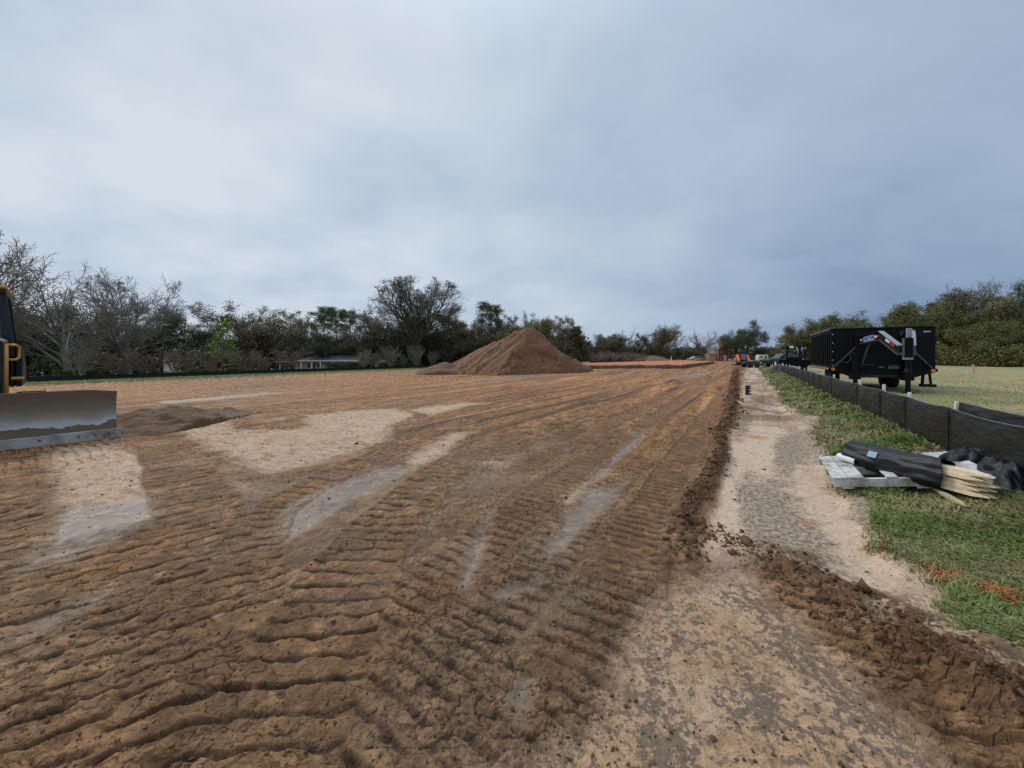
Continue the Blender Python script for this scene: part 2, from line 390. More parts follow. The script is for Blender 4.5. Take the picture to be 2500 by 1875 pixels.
def ground(x, y, px_m):
    """height above the terrain, albedo with crevice shade painted in, and wetness; px_m = size of a mesh cell there"""
    n = x.shape[0]
    v = x * DU[1] - y * DU[0]; u = x * DU[0] + y * DU[1]
    dist = np.sqrt(x * x + y * y)
    near = 1 - sstep(dist, 9, 22)
    warp = 0.5 * np.minimum(1, dist / 12) + 0.10
    e1 = fbm(x, y, 1.6, 5, 1.0); e2 = fbm(x, y, 7.0, 4, 2.0)
    big = fbm(u * 0.25, v, 0.5, 4, 3.0); big2 = fbm(x, y, 0.22, 3, 4.0)
    fine = fbm(x, y, 30.0, 3, 5.0); mid = fbm(x, y, 11.0, 4, 6.0)
    streak = fbm(u * 0.05, v, 1.6, 4, 7.0); streak2 = fbm(u * 0.12, v, 4.5, 3, 8.0)
    # masks
    sand = np.full(n, -9.0)
    for p in SAND_P: sand = np.maximum(sand, sdist(x, y, p))
    rag = fbm(u * 2.0, v * 0.7, 2.6, 4, 21.0)
    sand = sstep(sand - 0.03 + warp * (0.34 * e1 + 0.32 * e2 + 0.16 * mid + 0.35 * rag) , -0.06, 0.16 + 0.012 * dist) * (1 - 0.55 * sstep(rag + 0.5 * e2, 0.18, 0.42) * (v < -1.2))
    wet = np.full(n, -9.0)
    for p in WET_P: wet = np.maximum(wet, sdist(x, y, p))
    wet = sstep(wet + warp * (0.22 * e1 + 0.22 * e2 + 0.10 * mid), -0.04, 0.12 + 0.006 * dist)
    # windrows of pushed-up soil
    s1, l1 = pline(x, y, WIND1); s2, l2 = pline(x, y, WIND2); s1f, l1f = pline(x, y, WIND1F)
    wob = 0.10 * perlin(s1, l1, 1.1, 9.0)
    wd1 = np.exp(-((l1 - 0.02 + wob * 0.8) / (0.068 + 0.0055 * dist)) ** 2) * (0.55 + 0.45 * sstep(perlin(s1, s1 * 0, 1.7, 9.5), -0.3, 0.3)) * sstep(y, 2.6, 4.4) * (y < 41.6)
    wd1f = np.exp(-(l1f / 0.6) ** 2) * (y >= 41.0)
    wob2 = 0.16 * perlin(s2, l2, 1.0, 10.0)
    wd2 = np.exp(-((l2 + wob2) / 0.18) ** 2) * (1 - sstep(y, 2.7, 3.3)) * (0.5 + 0.5 * sstep(perlin(s2, s2 * 0, 1.9, 10.5), -0.3, 0.3)) * sstep(y, -1.5, 0.0)
    skirt2 = np.exp(-((l2 + 0.22 + wob2) / 0.28) ** 2) * (1 - sstep(y, 3.0, 3.6))
    lane = sstep(v + 0.10 * e1, -0.36, -0.22) * sstep(y, 2.6, 3.4) + sstep(x, 2.05, 2.2) * (1 - sstep(y, 2.6, 3.4))   # haul lane right of the windrows
    lane = np.clip(lane, 0, 1)
    gedge = 1.02 + 0.14 * e1 + 0.08 * e2 + 0.25 * sstep(y, 6, 9) * np.sin(u * 0.7) * (y < 30) + 0.08 * (1 - sstep(y, 1.5, 4.0))
    grass = sstep(v, gedge, gedge + 0.16) * (y > -3)
    lawn = sstep(v, 2.25, 2.5)
    left = sstep(-v + 1.2 * big2 + 0.4 * e1, 43.5, 45.2)
    pad = (1 - lane) * (1 - grass)
    # ---- generic ruts along the site
    lw = 0.56; li = np.floor((v + 0.10 * perlin(u, v, 0.35, 11.0)) / lw); lf = (v + 0.10 * perlin(u, v, 0.35, 11.0)) / lw - li
    rnd = lambda k: np.modf(np.abs(np.sin(li * 12.9898 + k * 78.233) * 43758.5453))[0]
    cl, _ = cleats(u + rnd(1) * 5, (lf - 0.5) * lw, 0.5, 0.14, 20.0)
    lanemask = sstep(lf, 0.04, 0.16) * (1 - sstep(lf, 0.84, 0.96))
    strength = sstep(rnd(2) + 0.45 * fbm(u * 0.3, v, 0.8, 2, 12.0), 0.25, 0.65)
    berm = np.exp(-((np.minimum(lf, 1 - lf)) / 0.07) ** 2)
    quiet = (1 - sstep(dist, 4.5, 8.5)) * sstep(-v, 2.2, 2.7)
    lanemask = lanemask * (1 - 0.85 * quiet)
    rough1 = (ridged(x, y, 9.0, 4, 13.0) - 0.62) * (1 - 0.55 * quiet)
    # flaky ledges: quantised noise gives broken plates of drying mud
    q = 5.0 * fbm(x + 0.04 * mid, y * 1.8 + 0.04 * e2, 4.0, 4, 14.0) + 0.6 * mid
    qf = q - np.floor(q); flake = np.floor(q) * 0.22 + 0.22 * sstep(qf, 0.0, 0.22)
    fade = np.clip(1.3 - px_m / 0.09, 0, 1)                # do not alias prints the mesh cannot carry
    br = sstep(fbm(x, y, 2.2, 3, 15.0), -0.45, 0.25)
    # broken crumbs and plates of drying mud, only where the mesh is fine enough
    cr_h = np.zeros(n); cr_g = np.ones(n); cr_c = np.full(n, 0.5)
    nm = dist < 16
    if nm.any():
        xn, yn = x[nm] + 0.020 * fine[nm] + 0.03 * mid[nm], y[nm] + 0.020 * perlin(x[nm], y[nm], 26, 16.0)
        ga, ha = worley(xn + 0.5 * yn * 0.2, yn * 1.5, 9.0, 3); gb, hb = worley(xn, yn * 1.4, 20.0, 5); gc_, hc = worley(xn, yn * 1.2, 42.0, 6)
        cr_h[nm] = 0.018 * (ha - 0.5) * sstep(ga, 0, 0.12) + 0.010 * (hb - 0.5) * sstep(gb, 0, 0.15) + 0.004 * (hc - 0.5) - 0.006 * (1 - sstep(ga, 0, 0.10)) - 0.003 * (1 - sstep(gb, 0, 0.12))
        cr_g[nm] = sstep(ga, 0.0, 0.09) * (0.5 + 0.5 * sstep(gb, 0.0, 0.10)); cr_c[nm] = 0.6 * ha + 0.4 * hb
        cr_h *= 1 - sstep(dist, 9, 16)        # places where the print is broken up
    ln1 = fbm(u * 0.45, v, 5.5, 3, 18.0); ln2 = fbm(u * 0.8, v, 13.0, 2, 19.0)
    h = pad * ((0.016 * ln1 + 0.008 * ln2) * sstep(dist, 3, 8) + 0.024 * (cl - 0.5) * lanemask * strength * (0.35 + 0.65 * br) * fade + 0.016 * berm * (0.6 + 0.8 * e2) * near
               + 0.020 * rough1 * (1 - 0.5 * strength) + 0.010 * mid + 0.012 * (flake - 0.2) * (1 - 0.6 * strength))
    crumb = sstep(fbm(x, y, 1.4, 3, 17.0), -0.45, 0.25)      # how crumbly the mud is here
    h = h + 0.030 * big * pad + 0.005 * fine + 0.010 * mid + cr_h * (0.30 + 0.8 * crumb) * pad * (1 - 0.5 * quiet)
    groove = (1 - cl) * lanemask * strength * pad
    # ---- explicit tracks
    tmask = np.zeros(n); tgro = np.zeros(n); tpad = np.zeros(n); ht = np.zeros(n)
    for i, (tp, w) in enumerate(zip(TRK, TW)):
        s, l = pline(x, y, tp)
        ww = w * (1 + 0.12 * perlin(s, l, 1.5, 30 + i))
        m = 1 - sstep(np.abs(l), ww * 0.86, ww * 1.05)
        c, k = cleats(s, l, w, (0.165, 0.19, 0.15, 0.16, 0.165)[i], 40.0 + i, (0.4, 0.3, 0, -0.2, 0.3)[i])
        jit = 0.75 + 0.5 * perlin(k * 3.3, l * 1.2, 1.0, 50 + i)
        brk = sstep(fbm(x, y, 3.4, 3, 60 + i), -0.30, 0.22)
        hh = (0.056 * (c - 0.45) * jit * (0.28 + 0.72 * brk) * fade + 0.010 * (flake - 0.3) + 0.012 * rough1 + 0.006 * mid + 0.004 * fine + cr_h * (0.30 + 0.9 * crumb * (1 - 0.75 * brk)) - 0.012)
        ed = np.exp(-((np.abs(l) - ww * 1.04) / 0.06) ** 2)
        ht = ht * (1 - m) + hh * m + 0.030 * ed * (0.5 + 1.0 * np.abs(mid)) * near * (1 - tmask)
        tgro = tgro * (1 - m) + (1 - c) * m * fade; tmask = np.maximum(tmask, m); tpad = np.maximum(tpad, m * c)
    # two sharp prints beside the windrow
    for v0, w, pt, sd_ in ((-0.88, 0.24, 0.125, 71.0), (-2.05, 0.22, 0.125, 72.0), (-2.75, 0.2, 0.14, 73.0)):
        dv = v - v0 + 0.03 * perlin(u, v, 0.6, sd_)
        m = (1 - sstep(np.abs(dv), w * 0.85, w)) * sstep(u, 2.6 if v0 > -1 else 3.6, 3.4 if v0 > -1 else 5.0) * (1 - sstep(u, 40, 60))
        c, k = cleats(u, dv, w, pt, sd_)
        hh = 0.026 * (c - 0.5) * fade + 0.003 * fine + 0.004 * mid - 0.012
        ht = ht * (1 - m) + hh * m; tgro = tgro * (1 - m) + 0.8 * (1 - c) * m * fade; tmask = np.maximum(tmask, m * 0.9)
    tm = np.clip(tmask * (1 - lane) * (1 - grass), 0, 1)
    smooth_s = sand * (1 - tm)
    # sandy patches: flatter, with a faint ripple of old prints
    hs = -0.010 + 0.016 * (cl - 0.5) * lanemask * fade * (v < -1) * br + 0.006 * mid + 0.004 * fine + 0.006 * e2 + 0.30 * cr_h * sstep(e2, -0.3, 0.4)
    h = h * (1 - smooth_s) + hs * smooth_s
    h = h * (1 - tm) + ht * tm
    wm = np.clip(wet * (1 - 0.75 * tm * sstep(e2, -0.6, 0.4)), 0, 1)
    h = h * (1 - wm) + (-0.018 + 0.0015 * mid) * wm
    # haul lane
    hl = 0.006 * mid + 0.004 * fine + 0.012 * e1 + 0.16 * cr_h + 0.010 * (perlin(u * 2.2, v * 0.6, 2.2, 74.0)) * fade
    lane_m = lane * (1 - grass)
    h = h * (1 - lane_m) + hl * lane_m
    # scattered lumps everywhere
    cl1 = perlin(x, y, 6.5, 75.0); lump = sstep(cl1, 0.45, 0.8) * sstep(e1, -0.1, 0.4)
    h = h + 0.022 * lump * (0.5 + mid) * (1 - grass) * (1 - 0.8 * wm) * near
    # windrows
    clod = ridged(x, y, 7.0, 4, 76.0) - 0.45; clod2 = np.abs(perlin(x, y, 11.0, 77.0)); clod3 = perlin(x, y, 4.0, 78.0)
    h = h + wd1 * (0.085 + 0.05 * clod3 + 0.10 * clod + 2.2 * cr_h) + wd1f * (0.14 + 0.08 * clod3) + wd2 * (0.07 + 0.06 * clod3 + 0.12 * clod + 1.9 * cr_h) + 0.03 * skirt2 * (0.5 + clod3 + clod)
    sb_, lb_ = pline(x, y, np.array([(5.4, 10.2), (6.6, 11.0), (8.2, 12.8), (11.5, 16.2)]))
    mound = np.exp(-(((x - 6.45) ** 2 / 0.5 + (y - 9.35) ** 2 / 0.9))) * (0.06 + 0.14 * clod) + 0.8 * np.exp(-((lb_ + 0.3 * e1) / 0.45) ** 2) * (0.07 + 0.12 * clod) * sstep(v, -0.5, -0.2) * (1 - sstep(v, 0.7, 1.1))    # churned spot where machines crossed the lane
    h = h + mound
    h = h + grass * (0.02 * e1 + 0.012 * mid)
    crest = sstep(-v, 42, 43.5) * (1 - sstep(-v, 43.5, 44.6)); h = h + crest * (0.12 + 0.12 * clod3)
    # ---- colour
    c = np.repeat(C_MUD[None, :], n, 0)
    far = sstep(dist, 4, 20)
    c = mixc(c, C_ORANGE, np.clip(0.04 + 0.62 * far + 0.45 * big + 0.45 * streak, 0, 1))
    c = mixc(c, C_TAN, np.clip(0.38 * sstep(streak2 + 0.4 * e2, 0.0, 0.4) + 0.22 * sstep(e1, 0, 0.5) + 0.12 * sstep(cr_c, 0.62, 0.75) * nm, 0, 1))
    c = mixc(c, C_DARK, np.clip(0.55 * sstep(-streak2 - 0.3 * e1, 0.08, 0.5) * (0.35 + 0.65 * far) + 0.25 * sstep(-mid, 0.15, 0.6), 0, 1))
    c = mixc(c, C_DARK, np.clip(0.95 * sstep(-(ln1 + 0.5 * ln2), 0.02, 0.35) * sstep(dist, 3, 9), 0, 1) * 0.72)
    c = mixc(c, C_TAN, np.clip(0.6 * sstep(ln1 + 0.6 * ln2, 0.18, 0.5) * sstep(dist, 3, 9), 0, 1))
    lnb = ridged(u * 0.05, v, 0.9, 2, 22.0); c = mixc(c, C_DARK, np.clip(0.85 * sstep(lnb + 0.15 * ln1, 0.80, 0.95) * sstep(dist, 4, 10), 0, 1))
    lnc = fbm(u * 0.04, v, 2.4, 3, 23.0); c = mixc(c, C_TAN * 1.15, np.clip(0.75 * sstep(lnc + 0.3 * ln1, 0.22, 0.5) * sstep(dist, 5, 12), 0, 1)); c = mixc(c, C_DARK * 1.3, np.clip(0.75 * sstep(-lnc + 0.3 * ln1, 0.20, 0.5) * sstep(dist, 5, 12), 0, 1))
    c = mixc(c, C_SAND * 0.9, np.clip(0.85 * sstep(streak * 0.8 + 0.8 * big + 0.5 * e2, 0.62, 0.8) * pad * sstep(dist, 7, 14), 0, 1))
    c = mixc(c, C_GREY, 0.45 * sstep(-big - 0.5 * e1, 0.1, 0.5) * (1 - 0.7 * far) * (1 - tm))
    c = mixc(c, mixc(np.repeat((C_GREY * 1.15)[None, :], n, 0), C_SAND * 0.8, np.clip(0.4 + 1.2 * e1 + 0.5 * e2, 0, 1)), np.clip(quiet * (0.45 + 0.9 * fbm(x, y, 1.1, 3, 24.0)), 0, 0.8))
    midz = np.exp(-((x - 0.2) / 1.0) ** 2) * np.exp(-((y - 2.6) / 1.6) ** 2)
    c = mixc(c, C_GREY * 0.95, np.clip(midz * (0.55 + 0.8 * e1), 0, 0.75) * (1 - tm))
    c = mixc(c, C_TAN, 0.20 * cl * lanemask * strength * pad * sstep(e1 + mid, -0.4, 0.4))
    c = mixc(c, C_DARK, 0.70 * groove * (1 - smooth_s) * fade)  # rut grooves painted dark: occlusion shade put into the colour
    c = mixc(c, C_DARK * 0.9, np.clip(0.75 * (1 - cr_g) * pad * (0.4 + 0.6 * crumb), 0, 1))  # gaps between crumbs painted darker as crevice shade
    c = c * (1 + 0.40 * (cr_c - 0.5) * pad)[:, None]
    # specks on the sand
    sp1 = fbm(x * (1 + 0.2 * lane), y, 24.0, 4, 80.0, 0.7); sp2 = fbm(x, y, 3.0, 3, 81.0)
    speck = sstep(sp1 + 0.55 * sp2, 0.00, 0.16)
    mott = sand * (y < 3.6) * (x > -1.0)
    gst = np.exp(-((l2 + 0.95) / 0.16) ** 2) + np.exp(-((l2 + 1.5) / 0.12) ** 2)
    cs = np.repeat(C_SAND[None, :], n, 0)
    cs = mixc(cs, C_TAN * 1.0, np.clip(0.14 + 0.7 * big2 + 0.5 * e1, 0, 0.6))
    cs = mixc(cs, C_TAN * 0.85, 0.6 * mott * sstep(e1 + 0.3, -0.3, 0.5))
    cs = mixc(cs, C_GREY, np.clip(speck * (0.30 + 0.62 * mott + 0.35 * gst), 0, 0.95))
    cs = mixc(cs, C_MUD, np.clip(mott * 0.5 * sstep(-e1 + 0.6 * e2, 0.15, 0.5), 0, 1))
    cs = mixc(cs, C_MUD * 0.9, np.clip((0.75 * groove * fade * (v < -1) * sstep(e1 + e2, -0.6, 0.2)) + 0.30 * sstep(-mid - 0.6 * rag, 0.05, 0.5), 0, 1))
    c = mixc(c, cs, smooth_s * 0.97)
    # track colours
    ct = mixc(np.repeat((C_MUD * 1.12)[None, :], n, 0), C_DARK, np.clip(0.92 * tgro + 0.2 * sstep(-rough1, 0.0, 0.3), 0, 1))  # print grooves darkened in the colour, standing in for their shade
    ct = mixc(ct, C_DARK * 0.85, 0.8 * (1 - cr_g)) * (1 + 0.45 * (cr_c - 0.5))[:, None]  # painted crevice shade between crumbs, plus random tone per crumb
    ct = mixc(ct, C_TAN, np.clip(0.55 * sstep(mid + 0.7 * e1, 0.15, 0.7) + 0.14 * sstep(cr_c, 0.64, 0.74), 0, 1))
    ct = ct * (1 + 0.30 * sstep(fbm(x, y, 5.0, 3, 66.0), -0.3, 0.5) - 0.15)[:, None]
    ct = mixc(ct, C_TAN * 0.95, 0.22 * tpad * sstep(e1 + 0.8 * mid, -0.5, 0.4))
    ct = mixc(ct, C_GREY * 1.1, 0.35 * sstep(fbm(x, y, 0.8, 3, 67.0), 0.0, 0.4))
    ct = mixc(ct, C_ORANGE, np.clip(0.25 * sstep(fbm(x, y, 1.3, 3, 82.0), 0.0, 0.5), 0, 1) * (1 - tgro))
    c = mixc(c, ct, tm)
    cwt = np.array((0.205, 0.155, 0.115))[None] * (1 + 0.15 * mid + 0.12 * e2)[:, None]; rl_ = ridged(x + 0.1 * e2, y, 3.2, 3, 25.0)
    cwt = mixc(cwt, C_SAND * 0.75, 0.55 * sstep(rl_, 0.80, 0.93) + 0.35 * sstep(e1 + 0.6 * e2, 0.1, 0.5)); cwt = mixc(cwt, C_MUD * 0.8, 0.5 * sstep(-e1 - e2, 0.2, 0.6)); c = mixc(c, cwt, wm * 0.92)
    # lane: pale sand with grey gravelly stripes
    cl_ = np.repeat((C_SAND * 1.12)[None, :], n, 0)
    gs = sstep(perlin(u * 0.16, v * 1.0, 1.9, 83.0) + 0.35 * sp2 + 0.15 * e2, -0.05, 0.35)
    sp3 = fbm(x, y * 1.0, 22.0, 3, 84.0, 0.7)
    cl_ = mixc(cl_, C_GREY * 1.05, np.clip(gs * (0.35 + 0.6 * sstep(sp3, -0.2, 0.2)) + 0.5 * sstep(sp3, 0.22, 0.4), 0, 0.92))
    cl_ = mixc(cl_, C_TAN * 0.9, 0.55 * sstep(y, 9, 16) * sstep(e2 + streak2, -0.2, 0.5))
    cl_ = mixc(cl_, C_MUD, np.clip(0.8 * sstep(perlin(u * 1.6, v * 0.35, 1.4, 85.0) + 0.4 * e2, 0.05, 0.35) * sstep(y, 6, 12), 0, 1))
    c = mixc(c, cl_, lane_m)
    soil = np.clip(wd1 * 1.5 + wd1f * 1.5 + wd2 * 1.25 + mound * 6 + 0.9 * skirt2 * sstep(clod3 + sp1, -0.3, 0.3), 0, 1)
    cw = mixc(np.repeat((C_MUD * 0.80)[None, :], n, 0), C_DARK * 0.8, np.clip(0.9 * sstep(-clod, -0.1, 0.2) + 0.3 * sstep(sp1, 0, 0.4), 0, 1))
    cw = mixc(cw, C_DARK * 0.6, 0.7 * (1 - cr_g)) * (1 + 0.5 * (cr_c - 0.5))[:, None]  # gaps between clods painted dark for crevice shade
    cw = mixc(cw, C_TAN, 0.45 * sstep(mid + e2, 0.25, 0.7) * (x < 3.4) * (y < 3.6))
    c = mixc(c, cw, soil)
    c = mixc(c, C_DARK, 0.45 * lump * (1 - grass))
    # orange marking paint sprayed on the soil and grass
    for (qx, qy, rx, ry) in ((1742, 1128, 0.16, 0.10), (1870, 1185, 0.18, 0.05), (2040, 1245, 0.14, 0.06), (2165, 1290, 0.16, 0.07), (1630, 944, 0.35, 0.4), (1900, 1185, 0.05, 0.05), (1430, 1098, 0.0, 0.0)):
        if rx == 0: continue
        gx, gy = D(qx, qy)
        m = np.exp(-(((x - gx) / rx) ** 2 + ((y - gy) / ry) ** 2) * 1.4)
        c = mixc(c, np.array((0.42, 0.17, 0.08)), np.clip(sstep(m + 0.5 * sp1 - 0.1, 0.42, 0.75), 0, 1) * 0.75)
    # grass bed and lawn
    cg = mixc(np.repeat(C_THATCH[None, :], n, 0), C_GRASSG * 0.8, np.clip(0.45 + 1.2 * e1 + 0.4 * mid, 0, 1))
    cg = mixc(cg, C_MUD * 0.8, 0.6 * sstep(-e1 - 0.3 * e2, 0.15, 0.5))
    c = mixc(c, cg, grass)
    lw1 = fbm(x, y, 0.35, 4, 86.0); 
    cln = mixc(np.repeat(C_DRY[None, :], n, 0), C_GRASSG * 1.25, np.clip(0.38 + 0.8 * lw1 + 0.3 * mid + 0.3 * (1 - sstep(dist, 10, 20)), 0, 0.85))
    cln = mixc(cln, np.array((0.26, 0.20, 0.12)), 0.7 * sstep(fbm(x, y, 0.13, 3, 87.0) + 0.15 * lw1, 0.10, 0.42))
    c = mixc(c, cln, lawn)
    cle = mixc(np.repeat((C_GRASSG * 1.25)[None, :], n, 0), C_DRY, np.clip(0.30 + 0.9 * lw1 + 0.6 * sstep(-v, 44, 47) * (1 - sstep(-v, 47, 50)), 0, 0.8))
    c = mixc(c, cle, left)
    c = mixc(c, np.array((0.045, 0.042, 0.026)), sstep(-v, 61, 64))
    c = mixc(c, np.array((0.10, 0.066, 0.045)), np.clip(crest * 1.3 * (0.5 + e1), 0, 1))
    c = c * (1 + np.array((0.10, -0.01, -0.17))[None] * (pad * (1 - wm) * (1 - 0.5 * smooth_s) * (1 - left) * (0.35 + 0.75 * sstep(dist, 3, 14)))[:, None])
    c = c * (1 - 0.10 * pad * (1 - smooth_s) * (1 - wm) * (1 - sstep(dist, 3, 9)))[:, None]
    c = c * np.clip(1 + 0.28 * fine + 0.20 * mid + 0.06 * e1, 0.3, 1.8)[:, None]
    wetv = np.clip(wm + 0.35 * (1 - smooth_s) * pad * sstep(e1, 0.0, 0.5) * (1 - left), 0, 1) * (1 - lane_m) + 0.15 * lane_m * gs
    return h, np.clip(c, 0.012, 0.75), np.clip(wetv * (1 - grass) * (1 - lawn), 0, 1)

def xs_range(a, b, n): return np.linspace(a, b, n, endpoint=False)
QR = 1.12
rows = np.concatenate([xs_range(873.5, 900, int(45 * QR)), xs_range(900, 1100, int(220 * QR)), xs_range(1100, 1900, int(560 * QR)), np.linspace(1900, 3800, 90)])
cols = np.concatenate([xs_range(-4200, -1100, 110), xs_range(-1100, -60, 330), xs_range(-60, 2560, int(1350 * QR)), np.linspace(2560, 5600, 120)])
ys = EYE * F / (rows - HZ)
A = (cols - 1250) / F
yy, aa = np.meshgrid(ys, A, indexing='ij')
gx = (aa * yy).ravel(); gy = yy.ravel()
cell = (np.abs(np.gradient(ys))[:, None] * np.ones_like(aa)).ravel()
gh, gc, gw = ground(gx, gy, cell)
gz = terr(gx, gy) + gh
nr, nc = yy.shape
idx = np.arange(nr * nc).reshape(nr, nc)
faces = np.stack([idx[:-1, :-1], idx[:-1, 1:], idx[1:, 1:], idx[1:, :-1]], -1).reshape(-1, 4)[:, ::-1]
me = npmesh('site_ground', np.stack([gx, gy, gz], 1), faces, smooth=True)
point_attr(me, 'Col', gc, 'COLOR'); point_attr(me, 'wet', gw)
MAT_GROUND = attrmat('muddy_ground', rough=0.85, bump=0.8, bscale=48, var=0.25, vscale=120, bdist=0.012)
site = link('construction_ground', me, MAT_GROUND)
tag(site, kind='structure')
del gh, gc, gw, faces, gx, gy

# the land all round, one sheet to the horizon
k = np.sinh(np.linspace(-6.3, 6.3, 261)) / math.sinh(6.3) * 2500
bx, by = np.meshgrid(k, k, indexing='ij'); bx = bx.ravel(); by = by.ravel()
bz = terr(bx, by) - 0.16
n_ = 261; idx = np.arange(n_ * n_).reshape(n_, n_)
fc = np.stack([idx[:-1, :-1], idx[1:, :-1], idx[1:, 1:], idx[:-1, 1:]], -1).reshape(-1, 4)
me = npmesh('ground', np.stack([bx, by, bz], 1), fc, smooth=True)
vv = bx * DU[1] - by * DU[0]
cb_ = mixc(np.repeat((C_MUD * 1.2)[None, :], n_ * n_, 0), C_DRY * 0.7, np.clip(sstep(vv, 0.8, 1.6) + sstep(-vv, 44, 46), 0, 1))
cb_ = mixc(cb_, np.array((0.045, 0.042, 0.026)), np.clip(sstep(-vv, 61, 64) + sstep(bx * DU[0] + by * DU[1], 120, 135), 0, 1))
point_attr(me, 'Col', cb_, 'COLOR'); point_attr(me, 'wet', np.zeros(n_ * n_))
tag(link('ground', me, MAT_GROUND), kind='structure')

# ------------------------------------------------------------------ loose lumps of soil
def lumps(name, pts, sizes, seed, parent=None, flat=0.6, colr=None):
    r = np.random.default_rng(seed)
    t = (1 + 5 ** 0.5) / 2
    b = np.array([(-1, t, 0), (1, t, 0), (-1, -t, 0), (1, -t, 0), (0, -1, t), (0, 1, t), (0, -1, -t), (0, 1, -t), (t, 0, -1), (t, 0, 1), (-t, 0, -1), (-t, 0, 1)]) / math.hypot(1, t)
    f = np.array([(0, 11, 5), (0, 5, 1), (0, 1, 7), (0, 7, 10), (0, 10, 11), (1, 5, 9), (5, 11, 4), (11, 10, 2), (10, 7, 6), (7, 1, 8), (3, 9, 4), (3, 4, 2), (3, 2, 6), (3, 6, 8), (3, 8, 9), (4, 9, 5), (2, 4, 11), (6, 2, 10), (8, 6, 7), (9, 8, 1)])
    n = len(pts)
    V = b[None] * (1 + 0.30 * r.standard_normal((n, 12, 1))) + 0.12 * r.standard_normal((n, 12, 3))
    V = V * (np.stack([r.uniform(0.7, 1.4, n), r.uniform(0.7, 1.4, n), r.uniform(0.5, 1.0, n) * flat / 0.6], 1))[:, None]
    a = r.uniform(0, 2 * PI, n); ca, sa = np.cos(a)[:, None], np.sin(a)[:, None]
    tl = r.uniform(-0.6, 0.6, n); ct, st = np.cos(tl)[:, None], np.sin(tl)[:, None]
    x, y, z = V[..., 0], V[..., 1], V[..., 2]
    y, z = y * ct - z * st, y * st + z * ct
    x, y = x * ca - y * sa, x * sa + y * ca
    V = np.stack([x, y, z], -1) * np.asarray(sizes)[:, None, None] + np.asarray(pts)[:, None, :]
    fc = (f[None] + (np.arange(n) * 12)[:, None, None]).reshape(-1, 3)
    me = npmesh(name, V.reshape(-1, 3), fc)
    base = np.array(C_MUD * 0.85 if colr is None else colr)
    cc = base[None] * r.uniform(0.55, 1.35, (n, 1))
    point_attr(me, 'Col', np.clip(np.repeat(cc, 12, 0), 0.01, 1), 'COLOR'); point_attr(me, 'wet', np.zeros(n * 12))
    return link(name, me, MAT_GROUND, parent)
rg = np.random.default_rng(11)
def along(pl, n, spread, p=1.0):
    seg = np.diff(pl, axis=0); L = np.hypot(seg[:, 0], seg[:, 1]); cum = np.concatenate([[0], np.cumsum(L)])
    s = rg.random(n) ** p * cum[-1]; i = np.clip(np.searchsorted(cum, s) - 1, 0, len(seg) - 1); t = (s - cum[i]) / L[i]
    q = pl[i] + seg[i] * t[:, None]; nrm = np.stack([seg[i][:, 1], -seg[i][:, 0]], 1) / L[i][:, None]
    return q + nrm * (rg.standard_normal(n) * spread)[:, None]
def onground(q, size, sink=0.2):
    gh, _, _ = ground(q[:, 0].copy(), q[:, 1].copy(), np.full(len(q), 0.02))
    return np.column_stack([q, terr(q[:, 0], q[:, 1]) + gh + size * (0.5 - sink)])
q1 = along(WIND1[::-1][:8], 2200, 0.060); s_1 = np.exp(rg.normal(-4.35, 0.5, len(q1)))
q1b = along(WIND1[:4], 1800, 0.13); s_1b = np.exp(rg.normal(-3.7, 0.4, len(q1b)))
q2 = along(WIND2, 2000, 0.13); s_2 = np.exp(rg.normal(-4.9, 0.5, len(q2)))
q = np.concatenate([q1, q1b, q2]); s_ = np.concatenate([s_1, s_1b, s_2])
tag(lumps('windrow_clods', onground(q, s_), s_, 3), 'dark crumbly clods heaped in the ridges beside the pale haul lane', 'soil clods', kind='stuff')
n_ = 7000
dd = 1.0 / rg.uniform(1 / 14.0, 1 / 1.2, n_); an = rg.uniform(-1.45, 1.0, n_)
q = np.column_stack([dd * an, dd]); vq = q[:, 0] * DU[1] - q[:, 1] * DU[0]
q = q[(vq < 0.9) & ((q[:, 0] < 0.4 + 0.1 * q[:, 1]) | (rg.random(len(q)) < 0.35) | (q[:, 1] > 4))]; s_ = np.exp(rg.normal(-5.5, 0.45, len(q))) * (0.8 + 0.12 * q[:, 1])
tag(lumps('scattered_clods', onground(q, s_, 0.25), s_, 4, flat=0.35), 'small crumbs and flakes of mud lying over the churned ground', 'soil crumbs', kind='stuff')
# ------------------------------------------------------------------ vegetation
def frusta(P0, P1, R0, R1, k=4):
    P0, P1 = np.array(P0), np.array(P1); R0, R1 = np.array(R0), np.array(R1); n = len(P0)
    d = P1 - P0; d /= np.linalg.norm(d, axis=1, keepdims=True) + 1e-9
    up = np.where(np.abs(d[:, 2:3]) < 0.9, np.array([[0, 0, 1.0]]), np.array([[1.0, 0, 0]]))
    a = np.cross(d, up); a /= np.linalg.norm(a, axis=1, keepdims=True); b = np.cross(d, a)
    t = np.arange(k) * 2 * PI / k
    ring = a[:, None] * np.cos(t)[None, :, None] + b[:, None] * np.sin(t)[None, :, None]
    v = np.concatenate([P0[:, None] - d[:, None] * R0[:, None, None] * 0.3 + ring * R0[:, None, None], P1[:, None] + ring * R1[:, None, None]], 1)
    q = np.array([(j, (j + 1) % k, k + (j + 1) % k, k + j) for j in range(k)])
    f = (q[None] + (np.arange(n) * 2 * k)[:, None, None]).reshape(-1, 4)
    return v.reshape(-1, 3), f
